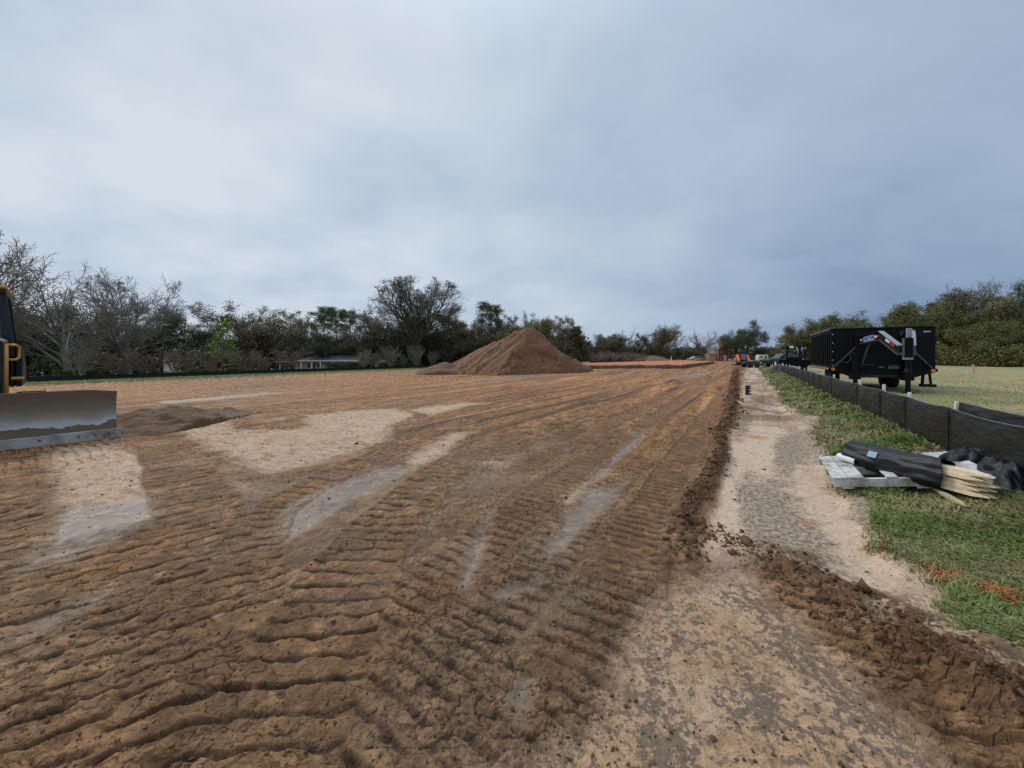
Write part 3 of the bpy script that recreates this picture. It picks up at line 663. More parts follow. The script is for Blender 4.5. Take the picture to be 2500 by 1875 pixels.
def leafquads(P, size, rg, aspect=0.6, up=0.0, fold=True):
    n = len(P); size = np.asarray(size) * np.ones(n)
    d = rg.standard_normal((n, 3)); d[:, 2] *= (1 - up * 0.7); d /= np.linalg.norm(d, axis=1, keepdims=True)
    e = rg.standard_normal((n, 3)); e -= d * (e * d).sum(1, keepdims=True); e /= np.linalg.norm(e, axis=1, keepdims=True)
    s = size[:, None]
    nrm = np.cross(d, e)
    v = np.stack([P - d * s * 0.5, P + e * s * aspect * 0.5 + nrm * s * 0.08, P + d * s * 0.5, P - e * s * aspect * 0.5 + nrm * s * 0.08], 1)
    return v.reshape(-1, 3), np.arange(n * 4).reshape(n, 4)

class Tree:
    env = None
    def inside(s, p):
        if s.env is None: return True
        cz, rz, rr, sd = s.env; a = math.atan2(p[1], p[0]); k = 1 + 0.13 * math.sin(3 * a + sd) + 0.10 * math.sin(5 * a + 2 * sd + p[2] * 0.7)
        return ((p[2] - cz) / rz) ** 2 + (p[0] ** 2 + p[1] ** 2) / (rr * k) ** 2 < 1
    def __init__(s, seed): s.rg = np.random.default_rng(seed); s.a = []; s.b = []; s.ra = []; s.rb = []; s.tips = []; s.mids = []
    def grow(s, p, d, L, r, lev, C):
        rg = s.rg; c = C[lev]; n = c['n']; st = L / n; p = np.array(p, float); d = np.array(d, float)
        kids = c.get('kids', 0); r0 = r; start = c.get('start', 0.3)
        pos = [p.copy()]; dirs = [d.copy()]
        for i in range(n):
            d = d + rg.standard_normal(3) * c['wig'] + np.array((0, 0, c['trop'])); d /= np.linalg.norm(d)
            q = p + d * st
            if lev >= 1 and not s.inside(q) and q[2] > 0 and (i > 0 or lev > 1):
                n = i; break
            r1 = r0 + (r0 * c.get('end', 0.35) - r0) * 1.0 / n * 1.0 if False else r * (1 - (1 - c.get('end', 0.35)) * (i + 1) / n)
            s.a.append(p); s.b.append(q); s.ra.append(r0); s.rb.append(r1)
            p, r0 = q, r1; pos.append(p.copy()); dirs.append(d.copy())
        if lev >= C[0]['leaflev']: s.tips.append(p); s.mids += pos[1:]
        if n == 0: return
        if lev + 1 < len(C):
            for j in range(kids):
                t = start + (1 - start) * (j + rg.random() * 0.9) / kids; t = min(t, 0.999); fi = t * n; i = int(fi)
                q = pos[i] + (pos[i + 1] - pos[i]) * (fi - i)
                dd = dirs[i + 1]; ang = R(rg.uniform(*c['ang'])); az_ = rg.uniform(0, 2 * PI) if lev else (j * 2.4 + rg.uniform(-0.4, 0.4))
                a = np.cross(dd, (0.3, 0.2, 1.0) if abs(dd[2]) < 0.9 else (1, 0.1, 0)); a /= np.linalg.norm(a); b = np.cross(dd, a)
                nd = dd * math.cos(ang) + (a * math.cos(az_) + b * math.sin(az_)) * math.sin(ang)
                if nd[2] < -0.2 and not c.get('down'): nd[2] *= -0.3
                nd /= np.linalg.norm(nd)
                ll = L * rg.uniform(*c['len']) * (1 - c.get('lfall', 0.3) * t); rr = (r * (1 - (1 - c.get('end', 0.35)) * t)) * c.get('rr', 0.6)
                s.grow(q, nd, ll, max(rr, C[0].get('rmin', 0.008)), lev + 1, C)

def V3(*a): return dict(zip(('n', 'kids', 'wig', 'trop', 'ang', 'len', 'start', 'end'), a))
BARE = [dict(n=5, kids=10, wig=0.04, trop=0.02, ang=(22, 66), len=(1.2, 1.7), start=0.22, end=0.55, rr=0.55, leaflev=3, rmin=0.014, lfall=0.25),
        dict(n=7, kids=12, wig=0.06, trop=0.03, ang=(15, 38), len=(0.35, 0.60), start=0.15, end=0.3, rr=0.45),
        dict(n=4, kids=7, wig=0.10, trop=0.04, ang=(18, 42), len=(0.35, 0.65), start=0.1, end=0.35, rr=0.55),
        dict(n=3, kids=4, wig=0.18, trop=0.03, ang=(20, 55), len=(0.4, 0.7), start=0.1, end=0.5, rr=0.7),
        dict(n=2, kids=0, wig=0.15, trop=0.0, ang=(20, 50), len=(0.5, 0.8), start=0.1, end=0.6)]
OAK = [dict(n=4, kids=8, wig=0.04, trop=0.02, ang=(28, 72), len=(1.3, 1.9), start=0.42, end=0.6, rr=0.48, leaflev=3, rmin=0.018, lfall=0.0),
       dict(n=8, kids=11, wig=0.12, trop=0.035, ang=(22, 55), len=(0.32, 0.55), start=0.18, end=0.3, rr=0.5),
       dict(n=4, kids=6, wig=0.18, trop=0.05, ang=(25, 60), len=(0.35, 0.6), start=0.15, end=0.4, rr=0.55),
       dict(n=3, kids=4, wig=0.2, trop=0.03, ang=(25, 60), len=(0.35, 0.6), start=0.1, end=0.5, rr=0.6),
       dict(n=2, kids=0, wig=0.15, trop=0.0, ang=(20, 50), len=(0.5, 0.8), start=0.1, end=0.6)]
BIG = [dict(n=4, kids=17, wig=0.03, trop=0.02, ang=(8, 80), len=(1.6, 2.2), start=0.50, end=0.7, rr=0.46, leaflev=3, rmin=0.02, lfall=0.0),
       dict(n=9, kids=13, wig=0.11, trop=0.02, ang=(22, 52), len=(0.28, 0.46), start=0.22, end=0.3, rr=0.5),
       dict(n=4, kids=7, wig=0.15, trop=0.03, ang=(22, 50), len=(0.35, 0.6), start=0.15, end=0.4, rr=0.55),
       dict(n=3, kids=4, wig=0.18, trop=0.02, ang=(22, 50), len=(0.35, 0.6), start=0.1, end=0.5, rr=0.6),
       dict(n=2, kids=0, wig=0.15, trop=0.0, ang=(20, 50), len=(0.5, 0.8), start=0.1, end=0.6)]
TALL = [dict(n=6, kids=11, wig=0.05, trop=0.05, ang=(30, 55), len=(0.28, 0.45), start=0.45, end=0.35, rr=0.45, leaflev=2, rmin=0.02, lfall=0.2),
        dict(n=5, kids=7, wig=0.14, trop=0.08, ang=(25, 55), len=(0.3, 0.5), start=0.25, end=0.35, rr=0.5),
        dict(n=3, kids=5, wig=0.18, trop=0.05, ang=(25, 55), len=(0.35, 0.6), start=0.1, end=0.4, rr=0.6),
        dict(n=2, kids=0, wig=0.18, trop=0.0, ang=(20, 50), len=(0.5, 0.8), start=0.1, end=0.6)]
PINE = [dict(n=6, kids=13, wig=0.03, trop=0.05, ang=(45, 80), len=(0.16, 0.26), start=0.68, end=0.35, rr=0.35, leaflev=2, rmin=0.03, lfall=0.3),
        dict(n=4, kids=5, wig=0.12, trop=0.08, ang=(25, 55), len=(0.3, 0.5), start=0.35, end=0.35, rr=0.5),
        dict(n=2, kids=0, wig=0.18, trop=0.05, ang=(25, 55), len=(0.35, 0.6), start=0.1, end=0.4)]
CONE = [dict(n=6, kids=34, wig=0.02, trop=0.05, ang=(60, 85), len=(0.34, 0.40), start=0.10, end=0.2, rr=0.25, leaflev=1, rmin=0.02, lfall=0.85),
        dict(n=4, kids=5, wig=0.10, trop=0.06, ang=(25, 60), len=(0.3, 0.5), start=0.2, end=0.3, rr=0.5),
        dict(n=2, kids=0, wig=0.18, trop=0.05, ang=(25, 55), len=(0.35, 0.6), start=0.1, end=0.4)]

MAT_BARK = simple('bark_grey', (0.16, 0.14, 0.12), 0.95, var=0.35, scale=5)
MAT_BARKD = simple('bark_dark', (0.070, 0.060, 0.050), 0.95, var=0.35, scale=5)
MAT_BARKL = simple('bark_pale', (0.19, 0.165, 0.145), 0.95, var=0.3, scale=5)
MAT_TWIG = simple('twig_brown', (0.135, 0.112, 0.092), 0.95, var=0.25, scale=5)
def leafmat(name, color, var=0.45, trans=0.15):
    m, nt, b = newmat(name)
    g = N(nt, 'ShaderNodeNewGeometry'); oi = N(nt, 'ShaderNodeObjectInfo')
    ad = N(nt, 'ShaderNodeMath', operation='MULTIPLY_ADD'); nt.links.new(g.outputs['Random Per Island'], ad.inputs[0]); ad.inputs[1].default_value = 0.72
    m2 = N(nt, 'ShaderNodeMath', operation='MULTIPLY'); nt.links.new(oi.outputs['Random'], m2.inputs[0]); m2.inputs[1].default_value = 0.28
    nt.links.new(m2.outputs[0], ad.inputs[2])
    cr = N(nt, 'ShaderNodeValToRGB'); c = np.array(color)
    cr.color_ramp.elements[0].color = (*(c * (1 - var)), 1); cr.color_ramp.elements[1].color = (*np.clip(c * (1 + var) * np.array((1.15, 1.0, 0.8)), 0, 1), 1)
    nt.links.new(ad.outputs[0], cr.inputs[0]); nt.links.new(cr.outputs[0], b.inputs['Base Color'])
    b.inputs['Roughness'].default_value = 0.6; b.inputs['Specular IOR Level'].default_value = 0.3
    b.inputs['Transmission Weight'].default_value = 0.0
    return m
L_DARK = leafmat('leaf_dark_green', (0.082, 0.092, 0.054)); L_OLIVE = leafmat('leaf_olive', (0.165, 0.165, 0.090)); L_BROWN = leafmat('leaf_brown', (0.20, 0.180, 0.145))
L_RUST = leafmat('leaf_rust', (0.195, 0.165, 0.100)); L_BRIGHT = leafmat('leaf_bright', (0.19, 0.31, 0.04)); L_PINE = leafmat('leaf_pine', (0.085, 0.135, 0.060))
L_GREY = leafmat('leaf_grey_green', (0.18, 0.19, 0.135)); L_PALE = leafmat('leaf_dry_tan', (0.20, 0.15, 0.11)); L_MID = leafmat('leaf_mid_green', (0.140, 0.160, 0.062))
L_HEDGE = leafmat('leaf_hedge', (0.095, 0.125, 0.038))

PROTO = {}
def make_tree(kind, name, seed, cfg, h, r0, nleaf, lsize, lspread, lmat, bark, label, cat='tree', height=None, squash=1.0, every=1.0, tfirst=0.42, ctr=0.0, oscale=1.0, env=None):
    t = Tree(seed); L0 = h * tfirst
    if env: t.env = (env[0] * h, env[1] * h, env[2] * h, seed)
    t.grow((0, 0, -0.15), (0, 0, 1), L0, r0, 0, cfg)
    v, f = frusta(t.a, t.b, t.ra, t.rb, 5)
    top = max(p[2] for p in t.b); s = h / top; v = v * np.array((s, s, s))
    rad = np.percentile(np.abs(v[:, :2]).max(1), 98)
    root = empty(name, (0, 0, 0))
    link('trunk', npmesh(name + '_trunk', v, f), bark, root)
    pts = np.array(t.mids) * s; rg = t.rg
    if nleaf > 0:
        k = rg.integers(0, len(pts), nleaf)
        P = pts[k] + rg.standard_normal((nleaf, 3)) * lspread * np.array((1, 1, 0.7))
        P = P[P[:, 2] > 0.3]
        lv, lf = leafquads(P, lsize * rg.uniform(0.6, 1.35, len(P)), rg, 0.7)
        link('crown', npmesh(name + '_crown', lv, lf), lmat, root)
    root['_h'] = h; root['_r'] = float(rad)
    PROTO[kind] = dict(root=root, h=h, r=rad, used=False)

make_tree('bare', 'bare_tree', 1, BARE, 12, 0.20, 500, 0.12, 0.10, L_BROWN, MAT_BARKL, '', tfirst=0.36, env=(0.56, 0.45, 0.55))
make_tree('bare2', 'bare_tree', 22, BARE, 12, 0.20, 1300, 0.13, 0.12, L_BROWN, MAT_BARKL, '', tfirst=0.4, env=(0.58, 0.43, 0.42))
make_tree('bigoak', 'oak_tree', 5, BIG, 20, 0.55, 9000, 0.22, 0.20, L_GREY, MAT_BARKD, '', tfirst=0.36, env=(0.60, 0.41, 0.46))
make_tree('oak', 'oak_tree', 6, OAK, 14, 0.34, 26000, 0.215, 0.42, L_OLIVE, MAT_BARKD, '', tfirst=0.30, env=(0.55, 0.46, 0.48))
make_tree('oakd', 'oak_tree', 16, OAK, 14, 0.34, 24000, 0.235, 0.48, L_DARK, MAT_BARKD, '', tfirst=0.30, env=(0.55, 0.46, 0.50))
make_tree('oakb', 'oak_tree', 8, OAK, 14, 0.30, 7500, 0.27, 0.38, L_RUST, MAT_BARKD, '', tfirst=0.33, env=(0.60, 0.40, 0.46))
make_tree('thin', 'tall_tree', 9, TALL, 17, 0.17, 2600, 0.22, 0.28, L_BROWN, MAT_BARK, '', tfirst=0.8)
make_tree('thing', 'tall_tree', 19, TALL, 17, 0.19, 5500, 0.26, 0.38, L_GREY, MAT_BARK, '', tfirst=0.8)
make_tree('pine', 'pine_tree', 10, PINE, 18, 0.20, 5200, 0.26, 0.40, L_PINE, MAT_BARKD, '', tfirst=0.9)
make_tree('cone', 'cedar_tree', 12, CONE, 10, 0.22, 15000, 0.26, 0.28, L_DARK, MAT_BARKD, '', tfirst=0.95)
make_tree('bright', 'young_tree', 13, CONE, 8, 0.10, 3400, 0.20, 0.13, L_BRIGHT, MAT_BARK, '', tfirst=0.95)
make_tree('bushy', 'evergreen_tree', 14, OAK, 10, 0.25, 30000, 0.215, 0.50, L_MID, MAT_BARKD, '', tfirst=0.20, env=(0.48, 0.53, 0.58))

def clump_shrub(kind, name, seed, h, stems, mat, spread=0.5, leaves=0, lmat=None):
    rg = np.random.default_rng(seed); t = Tree(seed)
    C = [dict(n=4, kids=6, wig=0.05, trop=0.03, ang=(12, 35), len=(0.4, 0.6), start=0.25, end=0.4, rr=0.6, leaflev=1, rmin=0.010, lfall=0.2),
         dict(n=3, kids=5, wig=0.10, trop=0.04, ang=(12, 35), len=(0.4, 0.7), start=0.1, end=0.4, rr=0.6),
         dict(n=2, kids=3, wig=0.10, trop=0.02, ang=(12, 40), len=(0.5, 0.8), start=0.1, end=0.5, rr=0.8),
         dict(n=2, kids=0, wig=0.10, trop=0.0, ang=(12, 40), len=(0.5, 0.8), start=0.1, end=0.6)]
    for i in range(stems):
        a = 2 * PI * i / stems + rg.uniform(-0.3, 0.3); k_ = rg.uniform(0.15, spread)
        t.grow((0.12 * math.cos(a), 0.12 * math.sin(a), -0.1), (k_ * math.cos(a), k_ * math.sin(a), 1), h * rg.uniform(0.6, 0.8), 0.035, 0, C)
    v, f = frusta(t.a, t.b, t.ra, t.rb, 4); top = v[:, 2].max(); v *= h / top
    root = empty(name)
    link('stems', npmesh(name + '_stems', v, f), mat, root)
    if leaves:
        pts = np.array(t.mids) * h / top; P = pts[rg.integers(0, len(pts), leaves)] + rg.standard_normal((leaves, 3)) * 0.12
        lv, lf = leafquads(P, 0.14 * rg.uniform(0.6, 1.3, leaves), rg); link('crown', npmesh(name + '_crown', lv, lf), lmat, root)
    PROTO[kind] = dict(root=root, h=h, r=1.2, used=False)
MAT_MYRT = simple('pale_stem', (0.22, 0.185, 0.155), 0.9, var=0.25, scale=4)
MAT_MYRT2 = simple('reddish_stem', (0.20, 0.125, 0.095), 0.9, var=0.25, scale=4)
clump_shrub('myrt', 'crape_myrtle', 31, 4.0, 8, MAT_MYRT, 0.45)
clump_shrub('myrt2', 'crape_myrtle', 33, 4.0, 10, MAT_MYRT2, 0.6)
clump_shrub('myrt3', 'crape_myrtle', 37, 4.5, 11, MAT_TWIG, 0.7, 500, L_PALE)

rplace = random.Random(5)
def place(kind, px, y, top, label, cat='tree', group=None, wide=1.0, base=None, rz=None):
    P = PROTO[kind]; x, _ = XY(px, y); z0 = T(x, y) if base is None else base
    H = EYE + (HZ - top) / F * y - z0; s = H / P['h']
    if P['used']: o = copy_tree(P['root'])
    else: o = P['root']; P['used'] = True
    o.location = (x, y, z0 - 0.05); o.scale = (s * wide, s * wide, s); o.rotation_euler = (0, 0, rplace.uniform(0, 6.28) if rz is None else rz)
    if 'group' in o and group is None: del o['group']
    return tag(o, label, cat, group)

place('bare2', -95, 40, 535, 'big bare tree cut off by the left edge of the photo, above the bulldozer')
place('bare', 165, 46, 612, 'large spreading leafless tree with fan of pale branches behind the bulldozer blade', wide=1.25, rz=2.0)
place('bare2', 318, 62, 655, 'tall bare tree with a few brown leaves, between the fan-shaped tree and the dark woods', wide=1.05, rz=1.0)
place('bushy', 60, 56, 735, 'dark evergreen filling in right behind the bulldozer cab')
place('bushy', 175, 60, 770, 'dark evergreen low behind the trunk of the fan-shaped leafless tree')
place('oakd', -70, 70, 700, 'dark tree at the extreme left edge of the photo beyond the bulldozer')
GW = 'trees of the dark wood beyond the left fence'
for kd, px, y, top, lb, wd in (
    ('thin', 395, 90, 742, 'thin-topped tree just right of the tall bare tree, over the dark wood', 1.4),
    ('oakd', 375, 84, 762, 'dark low-crowned tree right of the tall bare tree', 1.3),
    ('oakd', 300, 88, 800, 'dark evergreen beneath the tall bare tree', 1.2),
    ('oakd', 235, 88, 812, 'dark evergreen under the fan-shaped tree, left of the bare brown shrubs', 1.2),
    ('thin', 445, 96, 735, 'wispy brown-topped tree, first peak left of the bright green young tree', 1.5),
    ('oakd', 455, 86, 775, 'dark evergreen left of the bright green young tree', 1.3),
    ('thin', 520, 95, 733, 'wispy brown-topped tree right behind the bright green young tree', 1.7),
    ('oakd', 548, 88, 780, 'dark evergreen right behind the bright green young tree', 1.2),
    ('oakb', 610, 88, 752, 'rust-tinged oak with rounded top, first right of the bright green young tree', 1.1),
    ('thin', 646, 98, 742, 'thin-topped tree poking above the rust-tinged oak', 1.3),
    ('oakb', 675, 86, 758, 'rust-tinged oak above the left end of the low house', 1.15),
    ('thing', 715, 98, 755, 'grey-green tree showing sky through its top, over the low house', 1.2),
    ('oakd', 735, 88, 785, 'dark evergreen straight behind the low house roof', 1.2),
    ('thin', 755, 98, 760, 'thin grey tree just left of the three pines', 1.1),
    ('pine', 789, 96, 752, 'leftmost of the three pines with tufted tops above the low house', 1.2),
    ('pine', 824, 94, 754, 'middle pine of the three with tufted tops above the low house', 1.25),
    ('pine', 856, 97, 757, 'rightmost of the three pines with tufted tops above the low house', 1.1),
    ('oakd', 812, 86, 790, 'dark evergreen mass under the three pines', 1.3),
    ('thin', 888, 95, 744, 'wispy leafless tree right of the pines, left of a twin', 1.2),
    ('thin', 922, 95, 741, 'wispy leafless tree between its twin and the great bare oak', 1.2),
    ('oakb', 880, 88, 775, 'brownish oak in the gap between the pines and the great bare oak', 1.2),
    ('oakd', 948, 88, 790, 'dark tree just left of the trunk of the great bare oak', 1.3),
    ('oak', 985, 94, 768, 'olive-brown oak behind the left limbs of the great bare oak', 1.2),
    ('oakd', 1050, 96, 772, 'dark tree behind the trunk of the great bare oak', 1.3),
    ('thing', 1100, 96, 742, 'grey-green tree touching the right edge of the great bare oak', 1.4),
    ('oakd', 1130, 88, 785, 'dark tree below and right of the great bare oak', 1.3),
    ('oakb', 1155, 95, 752, 'brown-topped tree just left of the bright round pine', 1.0),
    ('pine', 1203, 92, 741, 'pine with a bright green round top left of the soil pile peak', 1.5),
    ('oak', 1195, 90, 780, 'olive tree below the pine with the bright round top', 1.2),
    ('thing', 1245, 96, 768, 'pale grey tree between the round-topped pine and the soil pile peak', 1.1),
    ('thin', 1287, 92, 757, 'slender sapling standing up above the peak of the soil pile', 0.55),
    ('bushy', 1290, 84, 778, 'dense dark green tree directly behind the peak of the soil pile', 0.95),
    ('oakb', 1330, 88, 763, 'brown-topped tree just right of the soil pile peak', 0.95),
    ('thing', 1370, 92, 770, 'grey-green tree with branching top above the dark cedar', 1.1),
    ('thing', 1398, 95, 776, 'grey-green tree peeping out right above the dark cedar', 1.0),
    ('oakd', 1345, 84, 800, 'dark tree behind the right slope of the soil pile', 1.2),
    ('oakd', 1440, 104, 815, 'dark tree right of the cedar, above the red clay pad', 1.1),
    ): place(kd, px, y, top, lb, group=GW, wide=wd)
place('bright', 540, 62, 768, 'bright yellow-green young tree standing out against the dark wood', wide=0.9)
place('bigoak', 1021, 84, 677, 'great nearly bare oak with dark limbs, tallest tree of the left wood', wide=1.32, rz=0.6)
place('cone', 1408, 62, 800, 'very dark cedar right of the soil pile', wide=1.15)
GM = 'trees beyond the red clay pad'
for kd, px, y, top, lb, wd in (
    ('oak', 1475, 110, 818, 'olive-grey low tree right of the dark cedar', 1.2),
    ('oakd', 1515, 108, 822, 'dark low tree over the left half of the red clay pad', 1.2),
    ('bare', 1535, 118, 793, 'leafless tree poking up over the left half of the red clay pad', 0.8),
    ('oak', 1490, 125, 812, 'olive tree a little behind the others over the left half of the clay pad', 1.1),
    ('thing', 1560, 122, 812, 'grey-green tree left of the broad oak over the clay pad', 0.9),
    ('oak', 1608, 112, 797, 'broad grey-olive oak over the middle of the red clay pad', 0.95),
    ('bare2', 1628, 128, 786, 'leafless tree rising behind the broad grey-olive oak', 0.85),
    ('oakd', 1575, 112, 835, 'dark low tree behind the small brown soil heap', 1.3),
    ('bare', 1660, 120, 822, 'small bare tree between the broad oak and the two leafless crowns', 0.9),
    ('oakd', 1690, 125, 838, 'dark low tree under the two leafless crowns', 1.3),
    ('oakd', 1640, 118, 842, 'dark bush-like tree right of the broad grey-olive oak', 1.3),
    ('bare', 1714, 112, 797, 'leafless fan-shaped tree left of the brick house', 0.95),
    ('bare2', 1770, 142, 801, 'leafless grey tree rising behind the brick house', 0.9),
    ('oakd', 1822, 108, 783, 'dark wind-swept oak behind the orange skid steer', 0.92),
    ('oak', 1800, 112, 800, 'grey-olive lower crown left of the wind-swept dark oak', 0.8),
    ('oakd', 1790, 140, 848, 'low dark tree between the brick house and the skid steer', 1.2),
    ('oakd', 1870, 125, 850, 'low dark tree behind the white camper', 1.4),
    ('bushy', 1905, 130, 846, 'low green tree right of the white camper', 1.4),
    ): place(kd, px, y, top, lb, group=GM, wide=wd)
GR = 'trees beyond the dry lawn on the right'
for kd, px, y, top, lb, wd in (
    ('oak', 1955, 84, 800, 'olive tree behind the flatbed trailer', 0.9),
    ('oak', 2000, 82, 764, 'broad olive oak over the left end of the dump trailer', 1.0),
    ('bushy', 2040, 78, 772, 'dense olive-green tree above the left end of the dump trailer', 1.0),
    ('oak', 2090, 80, 778, 'olive tree whose top ends at the gap of sky above the dump trailer', 0.95),
    ('bushy', 2135, 84, 792, 'low green tree in the gap of sky above the dump trailer', 0.9),
    ('oak', 2190, 74, 748, 'olive oak above the right half of the dump trailer', 0.95),
    ('thing', 2215, 76, 735, 'grey-green tree above the coupler of the dump trailer', 0.9),
    ('bushy', 2245, 68, 742, 'dense green tree touching the right top corner of the dump trailer', 0.9),
    ('oak', 2285, 70, 710, 'tall olive oak just right of the dump trailer', 0.85),
    ('bushy', 2320, 64, 760, 'dense green tree low beside the dump trailer, left of the bare crown', 0.85),
    ('bare2', 2385, 66, 676, 'leafless crown standing highest above the right-hand trees', 0.75),
    ('thing', 2345, 68, 705, 'grey-green tree just left below the highest leafless crown', 1.0),
    ('oak', 2400, 66, 735, 'olive oak below the highest leafless crown', 0.9),
    ('bushy', 2390, 58, 785, 'dark green spreading tree behind the pink flag', 1.0),
    ('thing', 2450, 66, 712, 'see-through grey tree right of the highest leafless crown', 0.9),
    ('oakd', 2500, 60, 690, 'dark tree at the right edge of the photo', 0.75),
    ('bushy', 2470, 56, 790, 'dense green tree low at the right edge of the photo', 1.0),
    ('oak', 2570, 58, 680, 'tall olive tree just cut by the right edge of the photo', 0.9),
    ('bushy', 2580, 54, 770, 'dense green tree mostly outside the right edge of the photo', 1.0),
    ): place(kd, px, y, top, lb, group=GR, wide=wd)
GC = 'bare shrubs in a row behind the left fence'
def fence_y(px, off=0.0):
    a = (px - 1250) / F; return (-55.0 - off) / (a * DU[1] - DU[0])
for kd, px, off, top, lb, wd in (
    ('myrt', 195, 4, 838, 'pale bare multi-stem shrub in front of the long clipped hedge', 1.0),
    ('myrt3', 290, 5, 838, 'brown bare shrub right of the long clipped hedge', 1.3),
    ('myrt3', 352, 6, 850, 'low brown bare shrub, second right of the long clipped hedge', 1.2),
    ('myrt3', 440, 3, 826, 'wide bare shrub with fanning stems left of the bright green young tree', 1.5),
    ('myrt2', 515, 4, 845, 'small bare shrub just left of the foot of the bright green young tree', 0.9),
    ('myrt3', 600, 4, 838, 'brown bare shrub right of the bright green young tree', 1.4),
    ('myrt2', 640, 5, 850, 'brown bare shrub between the two wide ones left of the house', 1.1),
    ('myrt3', 702, 4, 838, 'brown bare shrub in front of the left end of the low house', 1.4),
    ('myrt2', 818, 26, 838, 'reddish bare shrub behind the roof of the low house', 1.4),
    ('myrt', 888, 4, 847, 'pale bare shrub at the right end of the low house', 1.0),
    ('myrt3', 915, 5, 850, 'brown bare shrub between two pale ones right of the low house', 1.0),
    ('myrt', 952, 3, 838, 'tall pale bare shrub left of the great oak trunk', 1.0),
    ('myrt', 985, 6, 862, 'small pale bare shrub just left of the great oak trunk', 0.8),
    ('myrt', 1015, 3, 836, 'tall pale bare shrub in front of the great oak trunk', 1.0),
    ('myrt', 1057, 3, 852, 'low pale bare shrub right of the great oak trunk', 1.2),
    ('myrt', 1092, 4, 834, 'broad pale bare shrub left of the soil pile', 1.3),
    ('myrt2', 1140, 4, 846, 'reddish bare shrub touching the left slope of the soil pile', 1.1),
    ('myrt2', 1175, 6, 850, 'reddish bare shrub partly behind the left slope of the soil pile', 1.1),
    ): place(kd, px, fence_y(px, off), top, lb, cat='shrub', group=GC, wide=wd)
GD = 'dry pale shrubs along the far side of the red clay pad'
for i, (px, top, lb) in enumerate(((1455, 856, 'dry pale shrub nearest the dark cedar at the far edge of the clay pad'), (1478, 853, 'second dry pale shrub right of the dark cedar'), (1503, 858, 'third dry pale shrub right of the dark cedar'), (1528, 855, 'dry pale shrub in mid thicket, third left of the low distant heap'), (1552, 858, 'dry pale shrub second left of the low distant brown heap'), (1570, 860, 'dry pale shrub touching the low distant brown heap'))):
    place('myrt', px, 84 + i, top, lb, cat='shrub', group=GD, wide=1.5)

def hedge(px0, px1, off, h, d, label, seed, mat=L_HEDGE, n=9000, ls=0.16):
    rg = np.random.default_rng(seed); pts = []
    P0 = np.array(XY(px0, fence_y(px0, off))); P1 = np.array(XY(px1, fence_y(px1, off)))
    c = (P0 + P1) / 2; L = np.linalg.norm(P1 - P0); a = math.atan2(*(P1 - P0)[::-1])
    t = rg.uniform(-L / 2, L / 2, n); wv = 0.12 * np.sin(t * 1.3) + 0.08 * np.sin(t * 3.1 + 1)
    P = np.column_stack([t, rg.uniform(-d / 2, d / 2, n), np.sqrt(rg.random(n)) * (h + wv)])
    v, f = leafquads(P, ls * rg.uniform(0.6, 1.3, n), rg, 0.7)
    o = empty('hedge', (*c, T(*c)), a, label, 'hedge')
    link('foliage', npmesh('hedge_foliage', v, f), mat, o)
hedge(130, 250, 8, 1.25, 1.4, 'long clipped green hedge left, above the bulldozer blade', 41)
hedge(455, 640, 8, 0.85, 1.2, 'low clipped hedge at the foot of the bright green young tree', 42)
hedge(925, 1012, 8, 1.15, 1.2, 'clipped dark hedge left of the great oak trunk', 43, L_DARK)
hedge(800, 885, 6, 1.35, 1.8, 'rounded dark shrubs against the right half of the low house', 44, L_DARK)

def woods(name, path, depth, h0, h1, n, size, mat, label, seed, low=0.0):
    """undergrowth too dense to tell one bush from the next"""
    rg = np.random.default_rng(seed); path = np.array(path, float); seg = np.diff(path, axis=0); L = np.hypot(seg[:, 0], seg[:, 1]); cum = np.concatenate([[0], np.cumsum(L)])
    s = rg.random(n) * cum[-1]; i = np.clip(np.searchsorted(cum, s) - 1, 0, len(seg) - 1); t = (s - cum[i]) / L[i]
    q = path[i] + seg[i] * t[:, None]; nrm = np.stack([-seg[i][:, 1], seg[i][:, 0]], 1) / L[i][:, None]
    off = rg.uniform(0, depth, n); q = q + nrm * off[:, None]
    top = h0 + (h1 - h0) * (0.5 + 0.9 * fbm(s, off * 2, 0.16, 4, seed)); top = np.maximum(top, h0 * 0.5)
    z = np.maximum(rg.random(n) ** 0.75, low) * top
    P = np.column_stack([q, terr(q[:, 0], q[:, 1]) + z])
    v, f = leafquads(P, size * rg.uniform(0.5, 1.4, n), rg, 0.75)
    o = link(name, npmesh(name, v, f), mat); return tag(o, label, 'undergrowth', kind='stuff')
def pathpx(l): return [XY(px, y) for px, y in l]
woods('dark_undergrowth', pathpx([(-400, 62), (100, 72), (400, 84), (800, 90), (1100, 94), (1450, 100)]), 18, 4.5, 8.5, 95000, 0.52, L_DARK, 'dark mass of evergreen undergrowth filling the wood behind the left trees', 51)
woods('far_undergrowth', pathpx([(1400, 112), (1600, 124), (1800, 132), (1960, 120)]), 14, 2.6, 5.5, 16000, 0.62, L_DARK, 'low dark undergrowth beyond the red clay pad and the house', 52)
woods('lawn_edge_undergrowth', pathpx([(1890, 104), (2000, 86), (2200, 72), (2400, 60), (2700, 52), (3200, 44)]), 9, 4.2, 7.6, 60000, 0.38, L_MID, 'green undergrowth closing the far edge of the dry lawn', 53)

woods('lawn_edge_bushes', pathpx([(1890, 98), (2000, 81), (2200, 67), (2400, 54.5), (2700, 46), (3200, 38)]), 5, 0.9, 4.2, 40000, 0.26, L_MID, 'low green bushes along the far edge of the dry lawn', 54)
